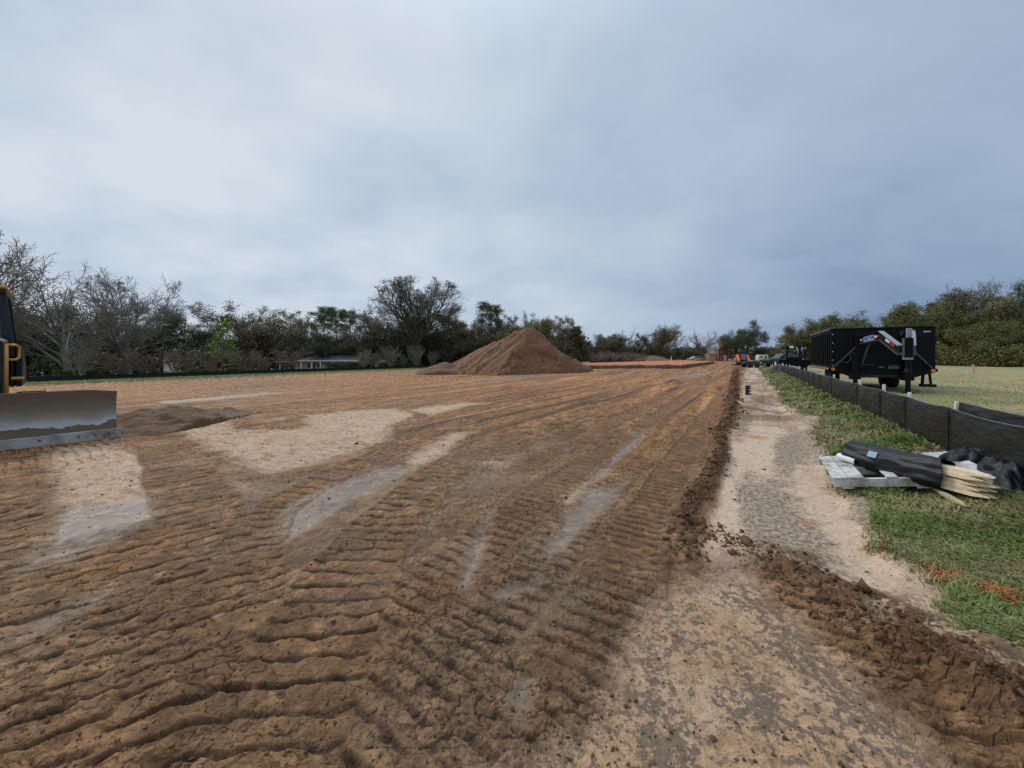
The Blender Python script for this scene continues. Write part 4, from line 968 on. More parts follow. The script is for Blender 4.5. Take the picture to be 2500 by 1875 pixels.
# ---- grass blades
def blades(name, q, z, hgt, wid, lean, colr, seed, label):
    rg = np.random.default_rng(seed); n = len(q)
    a = rg.uniform(0, 2 * PI, n); dx, dy = np.cos(a), np.sin(a); px_, py_ = -dy, dx
    h = hgt * rg.uniform(0.45, 1.25, n); ln = lean * rg.uniform(0.3, 1.5, n) * h; w = wid * rg.uniform(0.6, 1.3, n)
    def P(t, s): 
        return np.stack([q[:, 0] + dx * ln * t * t + px_ * w * s, q[:, 1] + dy * ln * t * t + py_ * w * s, z + h * t * (1 - 0.45 * lean * t)], 1)
    v = np.stack([P(0, -1), P(0, 1), P(0.5, -0.8), P(0.5, 0.8), P(1.0, -0.1), P(1.0, 0.1)], 1)
    f = (np.array([(0, 1, 3, 2), (2, 3, 5, 4)])[None] + (np.arange(n) * 6)[:, None, None]).reshape(-1, 4)
    me = npmesh(name, v.reshape(-1, 3), f); point_attr(me, 'Col', np.repeat(colr, 6, 0), 'COLOR')
    return tag(link(name, me, MAT_BLADE), label, 'grass', kind='stuff')
MAT_BLADE = attrmat('grass_blades', rough=0.6, bump=0.0, spec=0.25, wet=False, var=0.12)
def gcol(q, seed, dry):
    rg = np.random.default_rng(seed); n = len(q)
    b = np.clip(dry + 1.0 * fbm(q[:, 0], q[:, 1], 1.3, 3, 90) + 0.22 * rg.standard_normal(n), 0, 1)
    g = np.array((0.110, 0.185, 0.032)); g2 = np.array((0.185, 0.270, 0.062)); d = np.array((0.36, 0.285, 0.14))
    r = rg.random(n)[:, None]; c = g * (1 - r) + g2 * r
    c = np.clip(c * (1 - b[:, None]) + d * b[:, None], 0, 1) * rg.uniform(0.7, 1.2, (n, 1))
    for (qx, qy, rr) in ((2040, 1250, 0.10), (2160, 1292, 0.11), (1905, 1190, 0.06)):
        gx, gy = D(qx, qy); m = np.exp(-((q[:, 0] - gx) ** 2 + (q[:, 1] - gy) ** 2) / (rr * rr)) > rg.uniform(0.25, 1.0, n)
        c[m] = np.array((0.55, 0.17, 0.05)) * rg.uniform(0.7, 1.1, (int(m.sum()), 1))
    return c
rg = np.random.default_rng(61)
n_ = 280000
yy_ = 1.0 / rg.uniform(1 / 45.0, 1 / 1.1, n_); vv_ = rg.uniform(0.78, 3.0, n_)
q = np.column_stack([(vv_ + yy_ * DU[0]) / DU[1], yy_]); q = q[(q[:, 0] / q[:, 1] < 2.2)]
vq = q[:, 0] * DU[1] - q[:, 1] * DU[0]
den = sstep(vq + 0.25 * fbm(q[:, 0], q[:, 1], 1.6, 3, 1.0), 0.88, 1.25) * np.clip(0.66 + 1.7 * fbm(q[:, 0], q[:, 1], 1.1, 3, 91), 0.06, 1) * np.where(vq > 2.2, 0.25, 1.0)
q = q[(rg.random(len(q)) < den) & (q[:, 1] > 1.75)]; vq = q[:, 0] * DU[1] - q[:, 1] * DU[0]
dist = np.hypot(q[:, 0], q[:, 1])
hh = (0.060 + 0.075 * np.clip(0.5 + 1.3 * fbm(q[:, 0], q[:, 1], 0.9, 3, 92), 0, 1)) * (1 + 0.9 * np.exp(-((vq - 2.15) / 0.16) ** 2)) * (0.9 + 0.012 * dist)
blades('verge_grass', q, terr(q[:, 0], q[:, 1]) - 0.005, hh, 0.0016 + 0.0009 * dist, 0.9, gcol(q, 62, 0.47), 63, 'green and straw-coloured grass on the verge between haul lane and black silt fence')
n_ = 24000
yy_ = 1.0 / rg.uniform(1 / 45.0, 1 / 3.0, n_); vv_ = rg.uniform(2.4, 14, n_); q = np.column_stack([(vv_ + yy_ * DU[0]) / DU[1], yy_]); q = q[(q[:, 0] / q[:, 1] < 1.9)]
dist = np.hypot(q[:, 0], q[:, 1])
c_ = gcol(q, 64, 1.0)
blades('lawn_grass', q, terr(q[:, 0], q[:, 1]), 0.03 + 0 * dist, 0.003 + 0.0010 * dist, 0.7, c_ * 1.25, 65, 'short dry mown grass of the lawn behind the black silt fence')
n_ = 26000
px_ = rg.uniform(-100, 1120, n_); vo = rg.uniform(44.6, 55.5, n_); aa_ = (px_ - 1250) / F; yq = -vo / (aa_ * DU[1] - DU[0]); q = np.column_stack([aa_ * yq, yq])
blades('far_strip_grass', q, terr(q[:, 0], q[:, 1]), 0.16 + 0 * yq, 0.035 + 0 * yq, 0.6, gcol(q, 66, 0.22) * 1.15, 67, 'bright green grass strip in front of the far black silt fence on the left')
# ------------------------------------------------------------------ shared paints
M_BLACK = simple('black_steel', (0.0045, 0.006, 0.008), 0.5, var=0.3, scale=3, spec=0.14, dirt=(0.022, 0.019, 0.016), dirtamt=0.06)
M_GREYS = simple('grey_steel', (0.26, 0.29, 0.32), 0.45, var=0.15, spec=0.5)
M_DGREY = simple('dull_grey_steel', (0.055, 0.06, 0.065), 0.5, var=0.2)
M_TYRE = simple('tyre_rubber', (0.016, 0.016, 0.016), 0.85, var=0.2, dirt=(0.07, 0.05, 0.035), dirtamt=0.15)
M_WHITE = simple('white_paint', (0.72, 0.72, 0.70), 0.5, var=0.06)
M_RED = simple('red_reflector', (0.42, 0.03, 0.03), 0.4, var=0.1)
M_AMBER = simple('amber_lens', (0.75, 0.22, 0.03), 0.3, var=0.1)
M_BLUE = simple('blue_letters', (0.05, 0.10, 0.42), 0.4, var=0.1)
M_SIGNW = simple('sign_backing', (0.40, 0.46, 0.60), 0.4, var=0.1)
M_YEL = simple('yellow_paint', (0.50, 0.23, 0.022), 0.5, var=0.12, dirt=(0.16, 0.11, 0.06), dirtamt=0.12, scale=4)
M_GLASS = simple('dark_glass', (0.035, 0.045, 0.055), 0.06, var=0.1, spec=0.8)
M_ORANGE = simple('orange_paint', (0.78, 0.12, 0.02), 0.4, var=0.1)
M_WOOD = simple('pale_pine', (0.74, 0.60, 0.41), 0.7, var=0.16, scale=14, bump=0.2, dirt=(0.30, 0.20, 0.11), dirtamt=0.12)
M_WOODW = simple('white_washed_wood', (0.50, 0.50, 0.48), 0.8, var=0.25, scale=14, bump=0.4, dirt=(0.22, 0.19, 0.15), dirtamt=0.38)
M_STAKE = simple('stake_top', (0.74, 0.70, 0.62), 0.75, var=0.15, scale=10)
M_PLAST = simple('black_plastic', (0.012, 0.013, 0.016), 0.5, var=0.3, scale=6, bump=0.45, bscale=16, spec=0.30, dirt=(0.05, 0.042, 0.034), dirtamt=0.08)
M_CAMPER = simple('camper_shell', (0.62, 0.62, 0.58), 0.5, var=0.08)

def fabric_mat():
    m, nt, b = newmat('woven_silt_fabric')
    tc = N(nt, 'ShaderNodeTexCoord')
    b.inputs['Base Color'].default_value = (0.017, 0.017, 0.017, 1); b.inputs['Roughness'].default_value = 0.5; b.inputs['Specular IOR Level'].default_value = 0.26
    nz = N(nt, 'ShaderNodeTexNoise'); nz.inputs['Scale'].default_value = 3.0; nz.inputs['Detail'].default_value = 6
    mp = N(nt, 'ShaderNodeMapping'); mp.inputs['Scale'].default_value = (1, 1, 3); nt.links.new(tc.outputs['Object'], mp.inputs[0]); nt.links.new(mp.outputs[0], nz.inputs['Vector'])
    cr = N(nt, 'ShaderNodeValToRGB'); cr.color_ramp.elements[0].color = (0.007, 0.0075, 0.007, 1); cr.color_ramp.elements[1].color = (0.019, 0.0195, 0.016, 1)
    cr.color_ramp.elements[0].position = 0.35; cr.color_ramp.elements[1].position = 0.75
    nt.links.new(nz.outputs['Fac'], cr.inputs[0]); nt.links.new(cr.outputs[0], b.inputs['Base Color'])
    bp = N(nt, 'ShaderNodeBump'); bp.inputs['Strength'].default_value = 0.8; bp.inputs['Distance'].default_value = 0.035
    n2 = N(nt, 'ShaderNodeTexNoise'); n2.inputs['Scale'].default_value = 4.5; n2.inputs['Detail'].default_value = 3; nt.links.new(mp.outputs[0], n2.inputs['Vector'])
    nt.links.new(n2.outputs['Fac'], bp.inputs['Height']); nt.links.new(bp.outputs['Normal'], b.inputs['Normal'])
    return m
M_FAB = fabric_mat()

# ------------------------------------------------------------------ silt fences
def fence_fabric(parent, name, p0, p1, h, stakes, step, seed, wr=0.016, sag=0.015, z0f=None, rows=9, lean=0.0):
    p0, p1 = np.array(p0), np.array(p1); L = np.hypot(*(p1 - p0)); d = (p1 - p0) / L; nrm = np.array((d[1], -d[0]))
    s = np.arange(0, L + step, step); s[-1] = L; t = np.linspace(0, 1, rows)
    S, TT = np.meshgrid(s, t, indexing='ij')
    st = np.array(sorted(stakes)); j = np.clip(np.searchsorted(st, S) - 1, 0, len(st) - 2)
    a, b = st[j], st[j + 1]; fr = np.clip((S - a) / (b - a), 0, 1); belly = np.sin(fr * PI) * np.clip((b - a), 0, 2) / 1.6
    rip = perlin(S * 1.4 + TT * 1.5, TT * 2.2, 1.6, seed) + 0.5 * perlin(S + 1.5 * TT, TT * 4, 4.0, seed + 1)
    rip = rip + 1.3 * TT * np.maximum(0, ridged(S * 0.9 + 1.2 * TT, TT * 4.5, 1.1, 3, seed + 6) - 0.72) * 4
    off = -0.05 * belly * np.sin(TT * PI * 0.8) + wr * rip * (0.4 + 0.6 * np.sin(TT * PI)) + lean * TT + 0.010 * sstep(TT, 0.90, 1.0)
    dk = np.minimum(np.abs(S - a), np.abs(S - b)); off = off + 0.003 * np.exp(-(dk / 0.045) ** 2)
    hh = h - sag * belly * (0.8 + 0.8 * perlin(S, S * 0, 0.7, seed + 2)) + 0.01 * perlin(S, S * 0, 5, seed + 3)
    X = p0[0] + d[0] * S + nrm[0] * off; Y = p0[1] + d[1] * S + nrm[1] * off
    Z = terr(X, Y) - 0.03 + TT * (hh + 0.03)
    n, m = S.shape; idx = np.arange(n * m).reshape(n, m)
    f = np.stack([idx[:-1, :-1], idx[1:, :-1], idx[1:, 1:], idx[:-1, 1:]], -1).reshape(-1, 4)
    o = link(name, npmesh(name, np.stack([X.ravel(), Y.ravel(), Z.ravel()], 1), f, smooth=True), M_FAB, parent)
    md = o.modifiers.new('solid', 'SOLIDIFY'); md.thickness = 0.004
    es = o.modifiers.new('split', 'EDGE_SPLIT'); es.split_angle = R(55)
    if h > 0.6 and step < 0.1:
        mm = MB(); mm.tube([(X[i, -1], Y[i, -1], Z[i, -1] + 0.004) for i in range(0, n, 3)], 0.0085, 6); mm.build('top_hem', M_HEM, parent, smooth=True)
    return o
M_HEM = simple('fence_hem', (0.075, 0.080, 0.085), 0.4, var=0.3, scale=3)  # hem strip added, tinted lighter and bluish as the fold's sky sheen
FP = np.array((6.44, 6.25)); DV = np.array(DU)
def fpt(k, off=0.0): return FP + DV * k + np.array((DU[1], -DU[0])) * off
def k_at_px(px):
    a = (px - 1250) / F; return (a * FP[1] - FP[0]) / (DU[0] - a * DU[1])
fence = empty('silt_fence', (0, 0, 0), 0, 'long black silt fence on pale stakes along the grass verge on the right', 'fence')
tall = [1935, 1941, 1950, 1962, 1975, 1990, 2005, 2031, 2094, 2151, 2213, 2320, 2520]
ks = sorted([k_at_px(p) for p in tall]); ks = [k for k in ks if k < 34]
ks = [ks[0] - 1.3, ks[0] - 2.6] + ks + [ks[-1] + 2.5 * i for i in (1, 2, 3, 4)]
ks = sorted(ks); K0, K1 = ks[0], min(ks[-1], 36)
fence_fabric(fence, 'fabric', fpt(K0), fpt(K1), 0.62, [k - K0 for k in ks], 0.06, 201.0)
for i, k in enumerate(ks):
    q = fpt(k, 0.048); z = T(*q); ln = rplace.uniform(-0.04, 0.04); top = 0.70 + rplace.uniform(-0.01, 0.04)
    m = MB(); m.bar((0, 0, -0.25), (ln * DU[0] * 1.2, ln * DU[1] * 1.2, top), 0.042, 0.042, up=(DU[0], DU[1], 0))
    o = m.build('stake', M_STAKE, fence, bevel=0.003); o.location = (q[0], q[1], z)
    q = fpt(k, -0.016); m = MB(); m.bar((0, 0, 0.0), (0, 0, 0.59), 0.010, 0.010, up=(DU[0], DU[1], 0)); o = m.build('fold_strip', M_BLACK, fence); o.location = (q[0], q[1], T(*q))  # thin black strip added for the fabric's dark fold line at each stake
kb = k_at_px(2320)
fence_fabric(fence, 'overlap_fabric', fpt(K0, 0.34), fpt(kb, 0.055), 0.71, [0, (kb - K0) / 2, kb - K0], 0.06, 205.0, sag=0.02)
# fence far left
la, lb = XY(-260, fence_y(-260)), XY(1150, fence_y(1150))
fl = empty('silt_fence', (0, 0, 0), 0, 'far black silt fence along the green strip on the left below the trees', 'fence')
Ll = math.hypot(lb[0] - la[0], lb[1] - la[1]); stl = list(np.arange(0, Ll, 2.4)) + [Ll]
fence_fabric(fl, 'fabric', la, lb, 0.58, stl, 0.3, 211.0, wr=0.03, sag=0.06, rows=6)
for s_ in stl:
    q = np.array(la) + (np.array(lb) - np.array(la)) * s_ / Ll + np.array((-DU[1], DU[0])) * 0.04
    m = MB(); m.bar((0, 0, -0.2), (0, 0, 0.60 + rplace.uniform(0, 0.07)), 0.045); o = m.build('stake', M_STAKE, fl); o.location = (q[0], q[1], T(*q))
# fence beyond clay pad
fa_, fb_ = XY(1440, 78), XY(1575, 92)
ff = empty('silt_fence', (0, 0, 0), 0, 'short low black silt fence at the far edge of the red clay pad', 'fence')
fence_fabric(ff, 'fabric', fa_, fb_, 0.7, [0, 4, 8, 12, 16, 20, 24], 0.4, 212.0, rows=4)

# ------------------------------------------------------------------ soil heaps and clay pad
def heap(name, cx, cy, planes, H, ext, label, cat, colr, seed, res=0.12, rough=0.12, furrow=0.0, base=None, light=(0.26, 0.17, 0.10), top=None):
    zb = T(cx, cy) if base is None else base
    xs = np.arange(-ext[0], ext[1], res); ys = np.arange(-ext[2], ext[3], res); X, Y = np.meshgrid(xs, ys, indexing='ij')
    x, y = X.ravel(), Y.ravel()
    wx = x + 0.3 * perlin(x, y, 0.5, seed); wy = y + 0.3 * perlin(x, y, 0.5, seed + 1)
    hp = []; 
    for (nx, ny, s) in planes: hp.append(H - s * (wx * nx + wy * ny))
    hp = np.array(hp); k_ = 5.0 / max(H, 1); k_ *= 5.0; mn = hp.min(0); h = mn - np.log(np.exp(-(hp - mn) * k_).sum(0)) / k_
    if top: h = np.minimum(h, top + 0.04 * perlin(x, y, 2, seed))
    face = hp.argmin(0)
    nx, ny, s = planes[0]
    along_ = x * ny - y * nx      # furrows run down the ramp
    fz = (perlin(along_, x * 0 + 3, 1.3, seed + 2) * 0.6 + perlin(along_ + 0.2 * perlin(x, y, 1, 3), x * 0 + 9, 3.1, seed + 3) * 0.4) * (face == 0)
    slump = sstep(perlin(x, y, 0.45, seed + 20) + 0.4 * perlin(x, y, 1.4, seed + 21), 0.05, 0.16); h = h - 0.9 * rough * slump * (face != 0) * sstep(h, 0.3, 1.0) * (1 - sstep(h, 2.6, 3.6))
    h = h + furrow * fz + rough * 0.5 * fbm(x, y, 0.8, 4, seed + 4) + rough * 0.35 * (ridged(x, y, 2.3, 4, seed + 5) - 0.6)
    low = 1 - sstep(h, 0.2, 1.6); h = h + rough * 0.9 * low * (np.abs(perlin(x, y, 2.2, seed + 6)) - 0.2) * sstep(h, -0.2, 0.2)
    h = h - (H + 1) * sstep(np.maximum(np.maximum(x / ext[1], -x / ext[0]), np.maximum(y / ext[3], -y / ext[2])), 0.80, 0.98)
    gz = terr(x + cx, y + cy) - zb
    z = np.maximum(h, gz - 0.25) 
    n, m = X.shape; idx = np.arange(n * m).reshape(n, m)
    f = np.stack([idx[:-1, :-1], idx[1:, :-1], idx[1:, 1:], idx[:-1, 1:]], -1).reshape(-1, 4)
    keep = (h > gz - 0.2)[f].any(1); f = f[keep]
    used = np.unique(f); remap = np.zeros(n * m, int); remap[used] = np.arange(len(used)); f = remap[f]
    V = np.stack([x, y, z], 1)[used]
    c = np.repeat(np.array(colr)[None], n * m, 0)
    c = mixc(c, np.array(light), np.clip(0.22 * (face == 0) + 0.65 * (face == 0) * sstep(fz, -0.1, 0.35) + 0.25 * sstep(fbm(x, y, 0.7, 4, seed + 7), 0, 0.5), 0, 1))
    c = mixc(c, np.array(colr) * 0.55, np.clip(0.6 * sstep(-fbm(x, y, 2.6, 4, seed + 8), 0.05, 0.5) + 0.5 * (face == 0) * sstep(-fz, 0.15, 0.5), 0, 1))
    me = npmesh(name, V, f, smooth=True); point_attr(me, 'Col', c[used], 'COLOR'); point_attr(me, 'wet', np.zeros(len(used)))
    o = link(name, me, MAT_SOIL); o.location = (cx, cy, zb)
    return tag(o, label, cat)
MAT_SOIL = attrmat('heaped_soil', rough=0.9, bump=1.0, bscale=9, var=0.3, vscale=14)
def pil(name, label, cx, cy, H, rx, ry, colr, seed, res=0.1, rough=0.12, cat='soil heap', light=(0.2, 0.12, 0.07)):
    planes = [(math.cos(a) , math.sin(a), H / (rx * abs(math.cos(a)) + ry * abs(math.sin(a)))) for a in np.arange(0.4, 6.6, 0.785)]
    return heap(name, cx, cy, planes, H, (rx * 1.3, rx * 1.3, ry * 1.3, ry * 1.3), label, cat, colr, seed, res, rough, light=light)
heap('soil_pile', 1.85, 42, [(-0.75, -0.66, 0.62), (0.36, -0.93, 0.72), (1.0, -0.05, 0.86), (0.1, 1.0, 0.8), (-0.72, 0.69, 0.72)], 5.15, (14, 9, 13, 9),
     'great pointed pile of brown soil with furrowed left ramp standing on the graded site', 'soil pile', (0.120, 0.052, 0.021), 301.0, 0.09, 0.30, 0.30, top=4.80, light=(0.235, 0.122, 0.058))
x_, y_ = XY(1085, 39.5); pil('soil_heap', 'small crumbly reddish heap against the left foot of the great soil pile', x_, y_, 1.35, 2.6, 2.2, (0.150, 0.075, 0.040), 311.0)
x_, y_ = XY(1404, 41.0); pil('soil_heap', 'small brown heap against the right foot of the great soil pile', x_, y_, 1.45, 1.7, 1.8, (0.115, 0.068, 0.040), 313.0)
x_, y_ = XY(1594, 98); pil('soil_heap', 'low distant brown heap behind the red clay pad', x_, y_, 2.0, 5.6, 4.0, (0.15, 0.085, 0.05), 315.0, 0.25)
x_, y_ = XY(1648, 92); pil('soil_heap', 'tiny red heap right of the low distant brown heap', x_, y_, 0.7, 1.6, 1.6, (0.20, 0.09, 0.05), 317.0, 0.2)
x_, y_ = (-8.35, 9.1); pil('soil_heap', 'dark mound of pushed mud spilling off the right end of the bulldozer blade', x_, y_, 0.42, 1.25, 1.9, (0.115, 0.062, 0.030), 319.0, 0.035, 0.16, light=(0.20, 0.12, 0.06))

# raised pad of red clay
g0, g1, g2, g3 = G(1395, 901), G(1668, 900), G(1745, 887.5), (48.0, 112.0)
g4 = XY(1400, 100)
nn, mm = 150, 90
sg, tg = np.meshgrid(np.linspace(0, 1, nn), np.linspace(0, 1, mm), indexing='ij')
fr0 = np.where(sg[..., None] < 0.72, np.array(g0) + (np.array(g1) - np.array(g0)) * (sg[..., None] / 0.72), np.array(g1) + (np.array(g2) - np.array(g1)) * ((sg[..., None] - 0.72) / 0.28))
bk0 = np.array(g4) + (np.array(g3) - np.array(g4)) * sg[..., None]
Pp = fr0 + (bk0 - fr0) * tg[..., None] ** 1.3
x, y = Pp[..., 0].ravel(), Pp[..., 1].ravel(); tt = tg.ravel(); ss = sg.ravel()
edge = np.minimum(np.minimum(tt * 30, (1 - ss) * 30), ss * 30) + 0.35 * fbm(x, y, 0.7, 3, 320)
z = terr(x, y) - 0.05 + 0.50 * sstep(edge, 0.0, 0.45) + 0.05 * fbm(x, y, 0.6, 4, 321) + 0.10 * np.exp(-((edge - 0.5) / 0.3) ** 2) * np.abs(perlin(x, y, 1.1, 322))
idx = np.arange(nn * mm).reshape(nn, mm); f = np.stack([idx[:-1, :-1], idx[1:, :-1], idx[1:, 1:], idx[:-1, 1:]], -1).reshape(-1, 4)
me = npmesh('clay_pad', np.stack([x, y, z], 1), f, smooth=True)
c = mixc(np.repeat(np.array((0.50, 0.150, 0.060))[None], nn * mm, 0), np.array((0.36, 0.17, 0.09)), np.clip(0.4 + 1.3 * fbm(x * 0.3, y, 0.5, 4, 323), 0, 1))
c = mixc(c, np.array((0.085, 0.052, 0.034)), 1 - sstep(edge, 0.45, 0.8))
point_attr(me, 'Col', c, 'COLOR'); point_attr(me, 'wet', np.zeros(nn * mm))
tag(link('clay_pad', me, MAT_SOIL), kind='structure')

# ------------------------------------------------------------------ bulldozer
BZ = R(-130.1)
dz = empty('bulldozer', (-9.91, 6.70, 0.0), BZ, 'dark bulldozer with yellow roof edge and muddy steel blade, cut by the left edge', 'bulldozer')
def blade_mat():
    m, nt, b = newmat('muddy_blade_steel')
    tc = N(nt, 'ShaderNodeTexCoord'); sp_ = N(nt, 'ShaderNodeSeparateXYZ'); nt.links.new(tc.outputs['Object'], sp_.inputs[0])
    nz = N(nt, 'ShaderNodeTexNoise'); nz.inputs['Scale'].default_value = 3.0; nz.inputs['Detail'].default_value = 8; nz.inputs['Roughness'].default_value = 0.6; nt.links.new(tc.outputs['Object'], nz.inputs['Vector'])
    n2 = N(nt, 'ShaderNodeTexNoise'); n2.inputs['Scale'].default_value = 1.0; n2.inputs['Detail'].default_value = 6
    mp = N(nt, 'ShaderNodeMapping'); mp.inputs['Scale'].default_value = (1.2, 1, 10); nt.links.new(tc.outputs['Object'], mp.inputs[0]); nt.links.new(mp.outputs[0], n2.inputs['Vector'])
    ad = N(nt, 'ShaderNodeMath', operation='MULTIPLY_ADD'); nt.links.new(nz.outputs['Fac'], ad.inputs[0]); ad.inputs[1].default_value = 0.30; nt.links.new(sp_.outputs[2], ad.inputs[2])
    a2 = N(nt, 'ShaderNodeMath', operation='MULTIPLY_ADD'); nt.links.new(n2.outputs['Fac'], a2.inputs[0]); a2.inputs[1].default_value = 0.16; nt.links.new(ad.outputs[0], a2.inputs[2])
    cr = N(nt, 'ShaderNodeValToRGB'); nt.links.new(a2.outputs[0], cr.inputs[0]); e = cr.color_ramp.elements
    e[0].position = 0.0; e[0].color = (0.12, 0.085, 0.055, 1); e[1].position = 1.0; e[1].color = (0.20, 0.17, 0.125, 1)
    for p_, c_ in ((0.545, (0.12, 0.085, 0.055)), (0.555, (0.42, 0.43, 0.44)), (0.62, (0.36, 0.36, 0.35)), (0.70, (0.27, 0.25, 0.205)), (0.84, (0.215, 0.185, 0.14))):
        q_ = e.new(p_); q_.color = (*c_, 1)
    nt.links.new(cr.outputs[0], b.inputs['Base Color']); b.inputs['Roughness'].default_value = 0.65; b.inputs['Specular IOR Level'].default_value = 0.3
    bp = N(nt, 'ShaderNodeBump'); bp.inputs['Strength'].default_value = 0.5; bp.inputs['Distance'].default_value = 0.03; nt.links.new(a2.outputs[0], bp.inputs['Height']); nt.links.new(bp.outputs['Normal'], b.inputs['Normal'])
    return m
M_BLADE = blade_mat()
M_EDGE = simple('worn_cutting_edge', (0.44, 0.45, 0.42), 0.6, var=0.12, scale=5, dirt=(0.17, 0.14, 0.10), dirtamt=0.38)
M_NAVY = simple('dark_machine_panel', (0.013, 0.018, 0.022), 0.5, var=0.3, scale=3, spec=0.25, dirt=(0.05, 0.045, 0.04), dirtamt=0.15)
M_HOOD = simple('pale_hood', (0.30, 0.32, 0.34), 0.4, var=0.1)
# moldboard: curved section swept along x
XA, XB = -2.02, 1.9; prof = []
for i in range(15):
    t = i / 14; z = 0.16 + 0.80 * t; y = 1.22 - 0.17 * math.sin(t * PI * 0.92) + 0.05 * t; prof.append((y, z))
nxs = 24; vs_ = []; fs_ = []
for j in range(nxs + 1):
    x = XA + (XB - XA) * j / nxs
    for (y, z) in prof:
        cut = 0.05 * max(0, 1 - (x - XA) / 0.35) * max(0, (z - 0.7) / 0.26)
        vs_.append((x, y, z - cut))
    for (y, z) in reversed(prof): vs_.append((x, y - 0.035, z - (0.05 * max(0, 1 - (x - XA) / 0.35) * max(0, (z - 0.7) / 0.26))))
k_ = 2 * len(prof)
for j in range(nxs):
    for i in range(k_): fs_.append((j * k_ + i, j * k_ + (i + 1) % k_, (j + 1) * k_ + (i + 1) % k_, (j + 1) * k_ + i))
fs_.append(tuple(range(k_))); fs_.append(tuple(nxs * k_ + i for i in reversed(range(k_))))
mb = MB(); mb.v = vs_; mb.f = fs_
bl = mb.build('blade', M_BLADE, dz, smooth=False)
m = MB(); m.box(((XA - 0.06 + XA + 0.82) / 2, 1.245, 0.095), (0.88 - 0.006, 0.03, 0.20), rot=(R(-8), 0, 0)); m.build('end_bit', M_EDGE, bl, bevel=0.006)
m = MB(); m.box(((XA + 0.826 + XB) / 2, 1.242, 0.09), (XB - XA - 0.826, 0.028, 0.19), rot=(R(-8), 0, 0)); m.build('cutting_edge', M_EDGE, bl, bevel=0.005)
for x in (XA + 0.12, XA + 0.3, XA + 0.5, XA + 0.95, XA + 1.5, XA + 2.1, XA + 2.7, XA + 3.3):
    m = MB(); m.tube([(x, 1.25, 0.11), (x, 1.272, 0.113)], 0.02, 8); m.build('bolt', M_DGREY, bl)
for sx in (-0.75, 0.75):
    m = MB(); m.bar((sx * 1.2, -1.4, 0.42), (sx, 1.04, 0.30), 0.12, 0.20); m.build('push_arm', M_NAVY, dz, bevel=0.01)
    m = MB(); m.tube([(sx * 0.7, 0.05, 1.0), (sx * 0.8, 1.05, 0.62)], 0.045, 8); m.build('lift_cylinder', M_DGREY, dz)
# engine hood and grille
m = MB(); m.prism([(-0.62, 0.0, 0.75), (-0.62, 0.0, 1.86), (-0.52, 0.0, 1.93), (0.52, 0.0, 1.93), (0.62, 0.0, 1.86), (0.62, 0.0, 0.75)], (0, -1.35, 0.06)); hd = m.build('hood', M_NAVY, dz, bevel=0.015)
m = MB(); m.box((0, -0.65, 1.985), (1.02, 1.28, 0.035), rot=(R(2.6), 0, 0) and (R(-2.6), 0, 0)); m.build('hood_top', M_HOOD, hd, bevel=0.01)
m = MB()
for i in range(22): m.box((0, 0.02, 0.80 + i * 0.041), (1.12, 0.022, 0.016), rot=(R(25), 0, 0))
m.box((-0.585, 0.02, 1.25), (0.035, 0.04, 0.98)); m.box((0.585, 0.02, 1.25), (0.035, 0.04, 0.98)); m.box((0, 0.02, 0.775), (1.2, 0.04, 0.03))
m.build('grille', M_NAVY, dz)
m = MB(); m.tube([(-0.25, 0.01, 1.83), (-0.25, 0.035, 1.83)], 0.07, 12); m.tube([(0.25, 0.01, 1.83), (0.25, 0.035, 1.83)], 0.07, 12); m.build('headlights', M_GLASS, hd)
# handrail
m = MB(); m.tube([(-0.66, 0.03, 0.72), (-0.66, 0.03, 1.30), (-0.66, 0.03, 1.82)], 0.022, 8); m.tube([(-0.66, 0.03, 1.80), (-0.76, -0.06, 1.80), (-0.80, -0.10, 1.76), (-0.80, -0.10, 1.56), (-0.76, -0.06, 1.52), (-0.66, 0.03, 1.52)], 0.022, 8)
m.build('handrail', M_YEL, dz, smooth=True)
m = MB(); m.box((-0.78, -0.15, 1.16), (0.16, 0.10, 0.05)); m.build('step', M_YEL, dz, bevel=0.01)
# cab
cabp = empty('cab', (0, 0, 0)); cabp.parent = dz
for sx in (-1, 1):
    m = MB(); m.bar((sx * 0.64, -1.30, 1.55), (sx * 0.52, -1.42, 2.90), 0.11, 0.13); m.build('pillar', M_NAVY, cabp, bevel=0.01)
    m = MB(); m.bar((sx * 0.64, -2.75, 1.55), (sx * 0.52, -2.65, 2.90), 0.11, 0.13); m.build('pillar', M_NAVY, cabp, bevel=0.01)
    m = MB(); m.box((sx * 0.665, -2.02, 1.30), (0.05, 1.5, 0.72)); m.build('side_panel', M_NAVY, cabp, bevel=0.01)
    m = MB(); m.bar((sx * 0.60, -1.37, 1.68), (sx * 0.52, -1.50, 2.70), 0.015, 0.03); m.build('window_trim', M_GREYS, cabp)
m = MB(); m.box((0, -2.02, 2.94), (1.16, 1.44, 0.10)); rf = m.build('roof', M_NAVY, cabp, bevel=0.02)
m = MB(); m.box((0, -2.02, 3.02), (1.20, 1.50, 0.07)); m.build('roof_rim', M_YEL, cabp, bevel=0.02)
m = MB(); m.box((0, -2.05, 1.3), (1.26, 1.4, 0.7)); m.build('cab_base', M_NAVY, cabp, bevel=0.01)
m = MB(); m.box((0, -2.3, 1.85), (0.55, 0.5, 0.5)); m.box((0, -2.55, 2.2), (0.5, 0.14, 0.6)); m.build('seat', M_BLACK, cabp, bevel=0.03)
